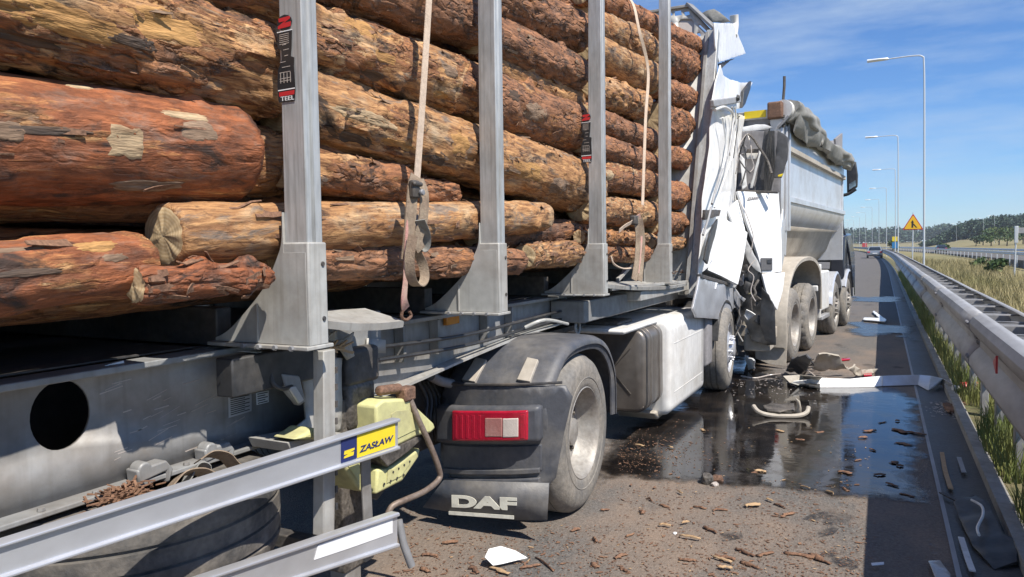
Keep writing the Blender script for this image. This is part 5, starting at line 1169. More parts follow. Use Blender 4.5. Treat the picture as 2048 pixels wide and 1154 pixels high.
# ------------------------------------------------------------------ tractor unit
TU = thing('tractor_unit', (-3.0, 6.2, 0), 'crushed white tractor unit under the timber trailer with grey rear wing', 'truck')
WY = 4.46
wheel(TU, (-1.73, WY, .505), (1, .03, 0), Rt=.517, tyre_mat='dusty_rubber', name='rear_wheel')
wheel(TU, (-2.05, WY, .505), (1, 0, 0), tyre_mat='rubber', name='rear_wheel')
wheel(TU, (-4.27, WY, .505), (-1, 0, 0), tyre_mat='rubber', name='rear_wheel')
fwp = PZ(1440, 806); FY = 8.95
wheel(TU, (-1.62, FY, .50), (.985, .06, 0), Rt=.50, dish=False, tyre_mat='dusty_rubber', name='front_wheel', rim_mat='aluminium')
wheel(TU, (-4.2, FY, .50), (-1, 0, 0), Rt=.50, dish=False, name='front_wheel')
# rear wing: moulded shell over the wheel
FO, FI = -1.715, -2.42
wp = [(3.865, .60), (3.85, .74), (3.87, .865), (3.90, .915), (4.0, 1.0), (4.12, 1.085), (4.25, 1.122), (4.42, 1.135), (4.62, 1.13), (4.80, 1.10), (4.95, 1.03), (5.06, .92), (5.115, .78), (5.12, .50)]
def band(prf, off):                # inner copy of a side profile
    c = V((WY, .5)); return [((c + (V(p) - c) * (1 - off / (V(p) - c).length)).x, (c + (V(p) - c) * (1 - off / (V(p) - c).length)).y) for p in prf]
wps = [(p.x, p.y) for p in seg_pts([V((a, b, 0)) for a, b in wp], 4)]
inn = band(wps, .016); rings = []
for x, dz in ((FI, -.035), (FI + .03, -.008), (FI + .12, 0), (FO - .14, .0), (FO - .05, -.006), (FO - .012, -.022), (FO, -.045)):
    rings.append([V((x, WY + (a - WY) * (1 + dz * .8), b + dz * (1 if b > .85 else max(0, (b - .5) / .35)))) for a, b in wps] + [V((x, WY + (a - WY) * (1 + dz * .8), b + dz * (1 if b > .85 else max(0, (b - .5) / .35)))) for a, b in inn[::-1]])
m = MB(); m.loft(rings); wing = m.build('wing', 'fender_plastic', TU, smooth=50)
lip_o = [(WY + (a - WY) * .966, b - .043 * (1 if b > .85 else max(0, (b - .5) / .35))) for a, b in wps]; lip_i = band(lip_o, .055)
lo = [V((FO - .004, a, b)) for a, b in lip_o]; li = [V((FO - .02, a, b)) for a, b in lip_i]
m = MB(); m.loft([lo, li, [p + V((-.012, 0, 0)) for p in li], [p + V((-.03, 0, 0)) for p in lo]], closed=False, caps=False); m.build('wing_lip', 'fender_plastic', TU)
for u0, u1 in ((925, 975), (1035, 1078)):       # two straps moulded into the slope
    q = [PP(u, v, V((0, 3.95, .96)), V((0, -.63, .77))) for u, v in ((u0, 762), (u0 + 26, 766), (u1, 722), (u1 - 22, 717))]
    m = MB(); m.prism([p + V((0, -.012, .012)) for p in q], (0, .03, -.035)); m.build('clamp_strap', 'dump_beige', wing, .004)
# rear lamp panel
YR = 3.83
def RP(u, v, d=0): return PY(u, v, YR - d)
pl = [(873, 800), (885, 772), (905, 764), (1120, 776), (1132, 800), (1118, 870), (1104, 960), (1092, 975), (1078, 985), (900, 960), (872, 920)]
def bulge(p):
    q = (p.x - (-2.07)) / .36; return p + V((0, .10 * max(0, abs(q) - .35) ** 1.6, 0))
panl = sheet('lamp_panel', [RP(u, v) for u, v in pl], 'fender_plastic', TU, t=.014, cell=.05, warp=bulge)
def curved_block(nm, u0, v0, u1, v1, d0, d1, ma, par, bev=.01, shrink=0):
    q = [RP(u0, v0), RP(u1, v0), RP(u1, v1), RP(u0, v1)]; n = 8; m = MB(); rings = []
    for i in range(n + 1):
        f = i / n; t_ = bulge(q[0].lerp(q[1], f)); b_ = bulge(q[3].lerp(q[2], f))
        rings.append([t_ + V((0, -d0, 0)), t_ + V((0, -d1, -.004)), b_ + V((0, -d1, .004)), b_ + V((0, -d0, 0))])
    m.loft(rings); return m.build(nm, ma, par, bev, seg=3)
hs_ = curved_block('lamp_housing', 874, 808, 1085, 884, .006, .085, 'fender_plastic', TU, .028)
ln = curved_block('tail_lamp', 918, 815, 1066, 876, .080, .100, 'lamp_red', hs_, .014)
curved_block('lens_pink', 986, 828, 1020, 867, .094, .1025, 'lens_pink', ln, .008)
curved_block('lens_white', 1021, 829, 1050, 868, .094, .1030, 'lamp_white', ln, .008)
curved_block('lens_rim', 1053, 822, 1061, 872, .094, .1022, 'lamp_red', ln, .003)
for k in range(5): curved_block('lens_rib', 924 + k * 12, 822, 930 + k * 12, 870, .094, .1012, 'lamp_red', ln, .002)
curved_block('lower_panel', 880, 890, 1080, 944, .004, .018, 'fender_plastic', TU, .006)
curved_block('ledge', 884, 936, 1078, 948, .012, .034, 'fender_plastic', TU, .004)
curved_block('bottom_lip', 890, 955, 1078, 978, .004, .030, 'fender_plastic', TU, .008)
curved_block('seam', 882, 766, 1115, 772, .005, .016, 'dark_steel', TU, .001)
# mud flap with the maker's name
MF = 3.80
mfp = [PY(u, v, MF) for u, v in ((888, 960), (1098, 966), (1094, 1040), (1040, 1040), (960, 1034), (895, 1022), (846, 1014))]
fl_ = sheet('mud_flap', mfp, 'fender_plastic', TU, t=.012)
md_ = fl_.modifiers
a = PY(904, 1014, MF - .008); b = PY(1034, 1021, MF - .008); c = PY(905, 988, MF - .008); xd = (b - a).normalized()
text('maker_name', 'DAF', 'decal_cream', fl_, a, xd, (0, 0, 1), (c - a).length * .93, (b - a).length, bold=.055, shear=.0, depth_=.004)
q0 = PY(898, 1022, MF - .008); q1 = PY(1028, 1031, MF - .008)
m = MB(); m.prism([q0, q1, q1 + V((0, 0, -.021)), q0 + V((0, 0, -.021))], (0, -.004, 0)); m.build('underline', 'decal_cream', fl_)
# the text starts above the line
# stay pipe, chassis rail, axle
m = MB(); m.tube([PX(862, 752, -2.40), PX(880, 762, -2.40), PX(905, 768, -2.36)], .03, 12); m.build('wing_stay', 'galv_dark', TU)
m = MB(); m.box((-2.62, 3.3, .72), (-2.54, 9.6, .98)); m.box((-3.46, 3.3, .72), (-3.38, 9.6, .98)); m.build('chassis_rails', 'dark_steel', TU, .01)
m = MB(); m.tube([(-1.9, WY, .505), (-4.1, WY, .505)], .09, 14); m.lathe([(0, -.2), (.2, -.16), (.24, 0), (.2, .16), (0, .2)], (-3.0, WY, .52), (0, 1, 0), 20); m.build('rear_axle', 'dark_steel', TU)
m = MB(); m.lathe([(0, 0), (.45, 0), (.48, .05), (.45, .09), (0, .09)], (-3.0, 4.7, .93), (0, 0, 1), 28); m.build('fifth_wheel', 'dark_steel', TU)
m = MB(); p = PX(850, 790, -2.55); m.box(p + V((-.1, -.08, -.35)), p + V((0, .2, .2))); m.build('air_spring_bracket', 'dark_steel', TU, .02)
for i in range(4):
    m = MB(); p0 = PX(835 + i * 9, 760, -2.5); m.tube(seg_pts([p0, p0 + V((.03, .05, -.12)), p0 + V((.05, .0, -.25)), p0 + V((.0, .1, -.4))], 5), .012, 8); m.build('hose', 'black_plastic', TU)
# fuel tank, rounded box with welded seams
def rbox(nm, x0, x1, y0, y1, z0, z1, r, ma, par, taper=0.0, seg=6, y_end=.03):
    def ring(y, ins):
        pts = []
        for cx, cz, a0 in ((x1 - r, z1 - r, 0), (x0 + r, z1 - r, 90), (x0 + r, z0 + r, 180), (x1 - r, z0 + r, 270)):
            for i in range(seg + 1):
                a = R(a0 + 90 * i / seg); pts.append(V((cx + math.cos(a) * (r - ins), y, cz + math.sin(a) * (r - ins))))
        return pts
    m = MB(); m.loft([ring(y0, y_end), ring(y0 + y_end * .3, y_end * .3), ring(y0 + y_end, 0), ring(y1 - y_end, 0), ring(y1 - y_end * .3, y_end * .3), ring(y1, y_end)])
    return m.build(nm, ma, par, smooth=45)
tk = rbox('fuel_tank', -2.42, -1.80, 6.12, 6.70, .28, 1.0, .10, 'tank_metal', TU)
for y in (6.18, 6.28, 6.55): rbox('tank_seam', -2.428, -1.792, y, y + .03, .272, 1.008, .105, 'tank_metal', tk, y_end=.004)
rb_ = rbox('tank_gasket', -2.425, -1.795, 6.145, 6.175, .276, 1.004, .102, 'black_plastic', tk, y_end=.004)
m = MB(); zz = (.30 + .98) / 2
for dx, dz in ((-.18, .2), (.18, .2), (-.18, -.2), (.18, -.2)): m.bar((-2.11, 6.118, zz), (-2.11 + dx, 6.118, zz + dz), .006, .012, up=(0, 1, 0))
m.build('pressed_ribs', 'tank_metal', tk)
m = MB(); m.box((-2.5, 5.75, .995), (-1.86, 7.3, 1.04)); m.build('tank_cover', 'dirty_white', TU, .02)
m = MB(); m.box((-2.35, 6.0, 1.04), (-2.0, 6.4, 1.07)); m.build('tank_step', 'dark_steel', TU, .01)
# white side fairing ahead of the tank
fr_ = rbox('side_fairing', -2.42, -1.735, 6.72, 8.15, .13, 1.03, .10, 'dirty_white', TU, y_end=.05)
for z in (.34, .80): 
    m = MB(); m.box((-1.7355, 6.84, z), (-1.732, 8.08, z + .006)); m.build('fairing_crease', 'dirty_white', fr_)
m = MB(); m.box((-1.7355, 8.03, .25), (-1.731, 8.036, .95)); m.build('fairing_seam', 'dark_steel', fr_)
m = MB(); m.prism([V((-1.86, 6.6, .18)), V((-1.86, 7.9, .18)), V((-1.86, 7.5, .11)), V((-1.86, 6.75, .09))], (-.4, 0, 0)); m.build('fairing_skirt', 'dump_beige', TU, .02)
rbox('step_box', -2.3, -1.70, 8.16, 8.42, .38, 1.02, .05, 'interior_grey', TU, y_end=.02)
m = MB(); p = PX(1438, 664, -1.69); m.lathe([(0, .02), (.045, .018), (.06, 0)], p, (1, -.2, 0), 16); o = m.build('side_marker', 'amber', TU); o.scale = (1, .6, 1.5)
# grey lower cab skirt with the wheel arch cut out
XC = -1.66
sk = [PX(u, v, XC) for u, v in ((1397, 553), (1430, 563), (1468, 573), (1480, 595), (1492, 621), (1478, 614), (1466, 616), (1457, 627), (1453, 640), (1420, 637), (1390, 635), (1384, 617), (1390, 590))]
sheet('cab_skirt', sk, 'aluminium', TU, t=.02, cell=.07, amp=.02, freq=2.5, seed=4, bevel=.004)
m = MB(); m.bar(PX(1398, 552, XC), PX(1470, 573, XC), .05, .04); m.build('skirt_edge', 'dark_steel', TU, .006)
m = MB(); m.box(PX(1429, 562, XC + .01), PX(1436, 568, XC + .02)); m.bar(PX(1433, 566, XC + .02), PX(1431, 578, XC + .02), .01, .012); m.build('broken_clip', 'tape_white', TU, .003)
m = MB(); rings = []
for i in range(13):
    a = R(15 + 12.5 * i); rings.append([V((-1.64, FY - math.cos(a) * .57, .50 + math.sin(a) * .57)), V((-2.1, FY - math.cos(a) * .57, .50 + math.sin(a) * .57)), V((-2.1, FY - math.cos(a) * .545, .50 + math.sin(a) * .545)), V((-1.64, FY - math.cos(a) * .545, .50 + math.sin(a) * .545))])
m.loft(rings); m.build('front_arch', 'black_plastic', TU)
# ---- crushed cab
CABW = 'white_paint'
m = MB(); m.box((-4.1, 8.55, 1.1), (-2.0, 9.9, 2.0)); m.box((-4.1, 9.0, 2.0), (-2.05, 9.9, 3.9)); m.build('cab_shell', 'interior_grey', TU, .08)
def cabx(nm, pts, x, ma=CABW, **k):
    k.setdefault('jag', .010); k.setdefault('t', .012); k.setdefault('cell', .06); k.setdefault('amp', .035); k.setdefault('freq', 2.2); k.setdefault('bevel', .003)
    return sheet(nm, [PX(u, v, x) for u, v in pts], ma, TU, **k)
def cabn(nm, pts, y, n, ma=CABW, **k):
    k.setdefault('t', .03); k.setdefault('cell', .06); k.setdefault('amp', .006); k.setdefault('freq', 2.0); k.setdefault('bevel', .004)
    uc = sum(p[0] for p in pts) / len(pts); vc = sum(p[1] for p in pts) / len(pts); p0 = PY(uc, vc, y); n = V(n).normalized()
    return sheet(nm, [PP(u, v, p0, n) for u, v in pts], ma, TU, **k)
def caby(nm, pts, y, ma=CABW, **k):
    k.setdefault('jag', .010); k.setdefault('t', .014); k.setdefault('cell', .06); k.setdefault('amp', .02); k.setdefault('freq', 2.2); k.setdefault('bevel', .003)
    return sheet(nm, [PY(u, v, y) for u, v in pts], ma, TU, **k)
cabx('roof_fairing', [(1427, 46), (1462, 47), (1470, 57), (1480, 82), (1491, 107), (1465, 115), (1438, 125), (1430, 90)], -1.72, seed=1, amp=.012, freq=1.3)
cabx('roof_underside', [(1438, 127), (1466, 117), (1447, 133), (1440, 137)], -1.75, 'dark_steel', seed=2)
caby('torn_roof', [(1398, 34), (1406, 27), (1429, 20), (1440, 26), (1462, 44), (1446, 47), (1424, 46)], 9.2, 'tarp', amp=.08, freq=3, seed=3)
m = MB(); m.tube([PX(1468, 30, -1.75), PX(1469, 50, -1.75), PX(1466, 72, -1.75)], .055, 12); m.build('roof_tube', 'dirty_white', TU)
cabx('upper_corner', [(1440, 130), (1446, 150), (1462, 158), (1481, 165), (1503, 165), (1496, 190), (1482, 216), (1450, 222), (1424, 218), (1430, 170)], -1.68, seed=5, ridge=.010, amp=.03, freq=1.8)
m = MB(); m.prism([PX(u, v, -1.63) for u, v in ((1488, 182), (1503, 162), (1501, 178), (1491, 208), (1485, 216))], (-.04, 0, 0)); m.build('broken_trim', 'black_plastic', TU, .006)
m = MB(); m.bar(PX(1424, 207, -1.64), PX(1478, 199, -1.64), .05, .075); m.build('roof_bracket', 'galvanised', TU, .01)
m = MB(); m.lathe([(0, .03), (.03, .03), (.045, 0)], PX(1474, 196, -1.61), (1, 0, 0), 10); m.build('bracket_bolt', 'dark_steel', TU)
cabx('side_panel', [(1427, 214), (1458, 219), (1488, 233), (1484, 280), (1480, 310), (1474, 345), (1471, 384), (1475, 420), (1479, 455), (1466, 470), (1455, 480), (1440, 500), (1415, 535), (1398, 548), (1403, 470), (1410, 385), (1420, 290)], -1.70, seed=7, amp=.022, freq=1.3, ridge=.010, cell=.05)
for (pts, r_, ma) in (([(1464, 214), (1466, 240), (1458, 300), (1440, 350), (1424, 408)], .014, 'galvanised'), ([(1470, 214), (1472, 250), (1464, 310), (1446, 365), (1429, 415)], .010, 'dirty_white'), ([(1430, 220), (1448, 214), (1462, 222), (1466, 232)], .016, 'dirty_white'),
                      ([(1422, 415), (1416, 440), (1406, 470)], .012, 'galvanised'), ([(1445, 235), (1452, 300), (1438, 360)], .012, 'white_paint')):
    m = MB(); m.tube(seg_pts([PX(u, v, -1.62) for u, v in pts], 6), r_, 8); m.build('bent_seam', ma, TU)
cabx('hinge_gap', [(1408, 420), (1440, 420), (1438, 432), (1418, 436), (1408, 440)], -1.645, 'dark_steel', amp=.02, t=.03)
cabx('dark_gap', [(1434, 438), (1428, 472), (1412, 528), (1406, 520), (1414, 480), (1424, 450)], -1.64, 'black_plastic', amp=.02, t=.02)
cabn('locker_flap', [(1437, 434), (1478, 456), (1492, 466), (1484, 520), (1473, 570), (1440, 553), (1413, 541), (1422, 490)], 9.05, (.8, -.6, .25), amp=.003, t=.05)
caby('locker_frame', [(1398, 530), (1414, 541), (1473, 570), (1470, 576), (1400, 552)], 9.15, 'dirty_white', amp=.004, t=.05)
cabn('door_panel', [(1473, 383), (1515, 385), (1555, 386), (1559, 440), (1561, 493), (1561, 543), (1542, 546), (1523, 546), (1515, 515), (1503, 478), (1490, 440), (1482, 410)], 9.95, (.75, -.62, .15), amp=.006, t=.04, bevel=.008)
dn = V((.75, -.62, .15)).normalized(); dp0 = PY(1524.6, 467.3, 9.95) + dn * .0225; DPn = lambda u, v: PP(u, v, dp0, dn)
m = MB(); hq = [DPn(1521, 516), DPn(1544, 516), DPn(1544, 541), DPn(1521, 541)]; m.prism(hq, dn * .012); dh = m.build('door_handle', 'curtain', TU, .012)
m = MB(); m.prism([DPn(1532, 519) + dn * .012, DPn(1541, 519) + dn * .012, DPn(1541, 528) + dn * .012, DPn(1532, 528) + dn * .012], dn * .01); m.build('handle_lock', 'black_plastic', dh, .004)
m = MB()
for k in range(6): m.bar(DPn(1496 + k * 3.6, 399.5), DPn(1499 + k * 3.4, 394 - (k > 3) * .6), .014, .004, up=dn)
m.bar(DPn(1495, 400.5), DPn(1519, 394.5), .012, .004, up=dn); m.build('door_lettering', 'interior_grey', TU)
m = MB(); m.bar(PY(1473, 382, 9.98), PY(1556, 385, 9.98), .06, .03); m.build('door_edge', 'dark_steel', TU, .006)
cabn('sill_panel', [(1523, 548), (1568, 545), (1564, 580), (1553, 620), (1543, 605), (1532, 585)], 9.95, (.75, -.62, .1), amp=.01)
caby('torn_strip', [(1486, 500), (1492, 476), (1504, 500), (1519, 530), (1523, 546), (1512, 540), (1500, 528)], 9.7, 'dirty_white', amp=.03)
cabn('crumpled_panel', [(1455, 420), (1474, 400), (1482, 430), (1490, 470), (1470, 460)], 9.4, (.8, -.5, .3), amp=.02)
caby('crushed_plastic', [(1476, 400), (1486, 440), (1500, 475), (1516, 520), (1524, 546), (1534, 588), (1548, 610), (1551, 690), (1535, 690), (1505, 680), (1488, 640), (1476, 600), (1473, 570), (1484, 510), (1492, 466), (1480, 430)], 9.85, 'black_plastic', amp=.09, freq=3.0, t=.02, seed=12, ridge=.05)
caby('torn_mudguard', [(1524, 575), (1538, 590), (1550, 620), (1552, 690), (1530, 680), (1520, 650)], 9.6, 'black_plastic', amp=.05, t=.015, seed=14)
caby('yellow_scrap', [(1497, 566), (1500, 580), (1503, 588), (1493, 588)], 9.7, 'yellow_plastic', amp=.01, t=.01)
caby('bent_bracket', [(1470, 575), (1480, 590), (1492, 598), (1488, 604), (1474, 590)], 9.4, 'galvanised', amp=.02)
m = MB(); m.box(PY(1488, 668, 9.9), PY(1548, 696, 10.3)); m.build('bumper_beam', 'dump_beige', TU, .02)
m = MB(); m.box(PY(1490, 656, 9.95), PY(1522, 666, 10.2)); m.build('cross_tube', 'dirty_white', TU, .02)
# what shows through the torn window opening
caby('window_backing', [(1484, 262), (1560, 262), (1560, 384), (1474, 384)], 10.35, 'interior_grey', amp=.03, t=.02)
caby('sun_visor', [(1486, 254), (1512, 249), (1530, 249), (1545, 254), (1533, 259), (1512, 261), (1486, 263)], 10.0, amp=.015, t=.02)
for pts, ma, y, am in ((((1530, 259), (1538, 259), (1536, 320), (1534, 384), (1508, 384), (1520, 320)), 'curtain', 10.15, .05), (((1556, 262), (1568, 268), (1577, 276), (1575, 320), (1563, 356), (1546, 356), (1552, 310)), 'curtain', 10.1, .06),
                    (((1480, 308), (1489, 318), (1494, 372), (1485, 380)), 'white_paint', 9.98, .01), (((1519, 302), (1522, 306), (1505, 376), (1500, 376)), 'dirty_white', 10.02, .01), (((1487, 298), (1518, 298), (1516, 306), (1488, 306)), 'dark_steel', 10.2, .01),
                    (((1486, 306), (1516, 306), (1512, 318), (1488, 318)), 'dirty_white', 10.25, .01), (((1539, 300), (1550, 310), (1545, 384), (1532, 384)), 'interior_grey', 10.22, .04)):
    caby('interior_trim', pts, y, ma, amp=am, t=.015)
caby('yellow_tag', [(1556, 350), (1566, 347), (1564, 353), (1556, 354)], 10.0, 'decal_yellow', amp=0, t=.01)
for k in range(5):
    m = MB(); u = 1538 + k * 2.5; m.tube(seg_pts([PY(u, 262, 10.1), PY(u - 4 + k, 300, 10.05), PY(u - 8 + 2 * k, 345, 10.1), PY(u - 8, 382, 10.1)], 5), .012, 6); m.build('loose_wire', 'black_plastic', TU)

for k in range(12):                 # torn wiring and pipes hanging out of the wreck
    u0, v0 = rnd.choice(((1480, 232), (1496, 268), (1478, 400), (1492, 470), (1505, 520), (1520, 560), (1470, 575), (1490, 600)))
    p = PY(u0 + rnd.uniform(-6, 6), v0, 9.6 + rnd.uniform(-.2, .1)); q_ = [p]
    for j in range(4): q_.append(q_[-1] + V((rnd.uniform(-.07, .09), rnd.uniform(-.10, .04), -rnd.uniform(.06, .2))))
    m = MB(); m.tube(seg_pts(q_, 5), rnd.choice((.006, .009, .016)), 7); m.build('torn_wire', rnd.choice(('black_plastic', 'black_plastic', 'dark_steel', 'greasy', 'lamp_grey')), TU)
for k, (u, v, y) in enumerate(((1490, 540, 9.5), (1498, 575, 9.55), (1483, 560, 9.4), (1510, 600, 9.6), (1500, 630, 9.6), (1520, 640, 9.6), (1482, 500, 9.3), (1486, 300, 10.2))):
    pts = [(u + rnd.uniform(4, 14) * math.cos(a_ * 1.05 + k), v + rnd.uniform(5, 16) * math.sin(a_ * 1.05 + k)) for a_ in range(6)]
    caby('wreck_scrap', pts, y, ('black_plastic', 'dark_steel', 'interior_grey', 'greasy', 'dirty_white', 'black_plastic', 'galv_dark', 'interior_grey')[k], amp=.06, freq=6, seed=30 + k, cell=.04)
# ------------------------------------------------------------------ tipper truck
yaw = R(-5.0); ex = V((math.cos(yaw), math.sin(yaw), 0)); ey = V((-math.sin(yaw), math.cos(yaw), 0)); O = V((-1.215, 10.50, 0))
def D(x, y, z): return O + ex * x + ey * y + V((0, 0, z))
DT = thing('tipper_truck', D(-1.25, 4, 0), 'light grey four axle tipper truck with rolled tarpaulin struck from behind', 'truck')
def dbox(nm, a, b, ma, bev=.01, par=None, label=None):
    m = MB(); c = D(*[(a[i] + b[i]) / 2 for i in range(3)]); m.obox(c, ex * abs(b[0] - a[0]) / 2, ey * abs(b[1] - a[1]) / 2, V((0, 0, abs(b[2] - a[2]) / 2))); return m.build(nm, ma, par or DT, bev, label=label)
BL = 5.75
# body side: lofted section, wall, rails and tucked-in belly
def section(y, dz=0): return [D(0, y, 3.48), D(.012, y, 3.40), D(.012, y, 3.02), D(-.03, y, 2.98), D(-.03, y, 2.40), D(.02, y, 2.36), D(.02, y, 2.22), D(-.10, y, 1.99), D(-.18, y, 1.93), D(-.30, y, 1.60), D(-.48, y, 1.38), D(-.55, y, 1.38), D(-.30, y, 1.95), D(-.07, y, 2.3), D(-.06, y, 3.48)]
m = MB(); m.loft([section(.12), section(BL)]); body = m.build('body_side', 'dump_silver', DT, .006)
m = MB(); m.loft([[p.copy() for p in (D(-.11, y, 1.985), D(-.185, y, 1.925), D(-.305, y, 1.598), D(-.485, y, 1.375))] for y in (.3, BL - .1)], closed=False, caps=False); o = m.build('body_belly', 'dump_beige', DT)
s_ = o.modifiers.new('s', 'SOLIDIFY'); s_.thickness = .02; s_.offset = -1
o.location += V((.012, 0, 0))
dbox('body_rail', (-.02, .3, 2.99), (.05, BL, 3.06), 'dump_beige', .006, body)
dbox('body_rail', (-.02, .3, 2.30), (.045, BL, 2.38), 'dump_silver', .006, body)
dbox('top_rim', (-.08, .1, 3.44), (.03, BL, 3.52), 'dump_silver', .01, body)
dbox('far_body_side', (-2.5, .1, 1.4), (-2.44, BL, 3.5), 'dump_silver', .01)
dbox('body_floor', (-2.4, .1, 1.36), (-.5, BL, 1.42), 'dump_beige')
dbox('front_wall', (-2.5, BL, 1.4), (0, BL + .06, 3.55), 'dump_silver')
m = MB(); m.prism([D(-2.45, BL, 3.5), D(-2.45, BL + .5, 3.80), D(-2.45, BL + .5, 3.86), D(-2.45, BL, 3.6)], ex * 2.35); m.prism([D(-.06, BL - .6, 3.4), D(-.06, BL, 3.3), D(-.06, BL, 3.92), D(-.06, BL - .9, 3.70)], ex * .04); m.build('cab_guard', 'interior_grey', DT, .006)
# tailgate with yellow marker board, corner post and gate arms
dbox('tailgate', (-2.42, -.02, 1.5), (-.12, .06, 3.44), 'interior_grey', .01)
dbox('tailgate_rim', (-2.45, -.05, 3.40), (-.05, .08, 3.52), 'dump_silver', .01)
a = PP(1489, 224, D(0, -.05, 0), ey); b = PP(1532, 234, D(0, -.05, 0), ey)
m = MB(); m.prism([V((a.x, a.y, a.z)), V((b.x, b.y, a.z)), V((b.x, b.y, b.z)), V((a.x, a.y, b.z))], ey * -.012); m.build('marker_board', 'decal_yellow', DT)
dbox('gate_seam', (-.82, -.055, 2.9), (-.80, -.02, 3.5), 'dark_steel', .002)
for (u, v) in ((1540, 228), (1568, 228), (1540, 247), (1568, 247)):
    p = PP(u, v, D(0, -.03, 0), ey); m = MB(); m.bar(p, p + ey * -.04 + V((0, 0, -.05)), .03, .02); m.build('gate_hook', 'dark_steel', DT)
m = MB(); m.bar(PP(1556, 256, D(0, -.08, 0), ey), PP(1578, 232, D(0, -.08, 0), ey), .04, .03); m.build('gate_arm', 'galv_dark', DT)
m = MB(); m.prism([D(.02, -.06, 3.5), D(.02, .30, 3.5), D(.02, .30, 1.9), D(.02, .22, 1.55), D(.02, -.02, 1.62), D(.02, -.06, 2.2)], ex * -.16); m.build('corner_post', 'dump_silver', DT, .012)
dbox('corner_fold', (.022, .10, 1.9), (.05, .16, 3.3), 'dump_silver', .008)
dbox('corner_fold', (.022, .24, 1.9), (.06, .31, 3.35), 'dump_silver', .008)
dbox('hinge_block', (-.16, -.14, 3.38), (.03, .06, 3.60), 'rust', .02)
m = MB(); m.tube([D(.0, .05, 3.55), D(.02, .05, 3.82), D(.02, .05, 3.95)], .018, 8); m.build('antenna_rod', 'dark_steel', DT)
m = MB(); m.prism([D(.03, -.02, 2.2), D(.03, .2, 1.9), D(.03, .1, 1.6), D(.03, -.25, 1.2), D(.03, -.30, 1.6)], ex * -.05); m.build('tail_stay', 'dump_silver', DT, .01)
# rolled tarpaulin along the top edge
def fr2(q, t_): return 1 + .16 * math.sin(t_ * .2244 * 3 + q * 17) + .10 * math.sin(t_ * .2244 * 5 - q * 31) + .14 * n3((q * 9, math.cos(t_ * .2244), math.sin(t_ * .2244)), 1.2, 3)
rings = []; N_ = 96
for i in range(N_ + 1):
    q = i / N_; y = -.05 + 5.95 * q; c = D(.08 + .05 * math.sin(q * 9), y, 3.50 + .04 * math.sin(q * 7) - .16 * q); r = .112 + .02 * n3((q * 5, 0, 0), 1, 5) - .015 * q
    if i == N_: r *= .5
    rings.append([c + ex * (math.cos(t_ * .2244) * fr2(q, t_) * r) + V((0, 0, math.sin(t_ * .2244) * fr2(q, t_) * r * 1.15)) for t_ in range(28)])
m = MB(); m.loft(rings[1:]); m.build('rolled_tarpaulin', 'tarp', DT, smooth=60)
m = MB(); rings = []
for i in range(31):
    q = i / 30; y = .15 + 5.7 * q; lo = .17 + .03 * math.sin(q * 11) + .06 * n3((q * 9, 0, 0), 1, 8)
    rings.append([D(.20, y, 3.45 - .12 * q), D(.16 + .03 * math.sin(i), y, 3.3 - .12 * q), D(.10 + .03 * math.cos(i * 1.3), y, 3.42 - lo - .1 * q), D(.085 + .03 * math.cos(i * 1.3), y, 3.42 - lo - .1 * q), D(.13, y, 3.3 - .12 * q), D(.17, y, 3.45 - .12 * q)])
m.loft(rings); m.build('tarpaulin_flap', 'tarp', DT, smooth=60)
m = MB(); m.tube([D(.02, -.05, 3.50), D(.06, .2, 3.50)], .13, 14); m.build('tarp_roller', 'dirty_white', DT)
# chassis, mudguards, wheels
dbox('chassis_rail', (-.95, .0, .85), (-.82, 8.2, 1.2), 'dark_steel', .01)
dbox('chassis_rail', (-1.68, .0, .85), (-1.55, 8.2, 1.2), 'dark_steel', .01)
dbox('underrun_bar', (-2.4, .05, .45), (-.08, .17, .60), 'dump_beige', .01)
AX = (1.02, 2.42, 4.95, 6.65)
for k, y in enumerate(AX):
    wheel(DT, D(-.02, y, .54 if k < 2 else .515), ex, Rt=(.55 if k < 2 else .525), wd=.30, dish=(k < 2), tyre_mat='dusty_rubber', lugs=(k < 2), name='wheel')
    if k < 2: wheel(DT, D(-.36, y, .54), ex, Rt=.55, wd=.30, dish=True, tyre_mat='rubber', lugs=True, name='wheel')
    wheel(DT, D(-2.48, y, .515), -ex, Rt=.525, wd=.30, dish=False, tyre_mat='rubber', name='wheel')
    m = MB(); m.tube([D(-.3, y, .515), D(-2.2, y, .515)], .08, 12); m.build('axle', 'dark_steel', DT)
def mudguard(yc, a0, a1, r, z0, nm='mudguard', ma='dump_beige', xo=.03, xi=-.62):
    rings = []
    for i in range(19):
        a = R(a0 + (a1 - a0) * i / 18); co, si = -math.cos(a), math.sin(a)
        rings.append([D(xo, yc + co * r, z0 + si * r - .03), D(xo - .02, yc + co * (r + .01), z0 + si * (r + .01)), D(xi, yc + co * (r + .01), z0 + si * (r + .01)), D(xi, yc + co * (r - .015), z0 + si * (r - .015)), D(xo - .03, yc + co * (r - .015), z0 + si * (r - .015)), D(xo - .012, yc + co * (r - .02), z0 + si * (r - .02) - .03)])
    m = MB(); m.loft(rings); return m.build(nm, ma, DT, smooth=50)
gp_ = [V((0, a, b)) for a, b in ((.22, .30), (.20, .60), (.24, .85), (.40, 1.14), (.75, 1.38), (1.25, 1.50), (1.9, 1.53), (2.5, 1.48), (2.95, 1.30), (3.10, 1.0), (3.12, .62))]
gp_ = seg_pts(gp_, 4); rings = []
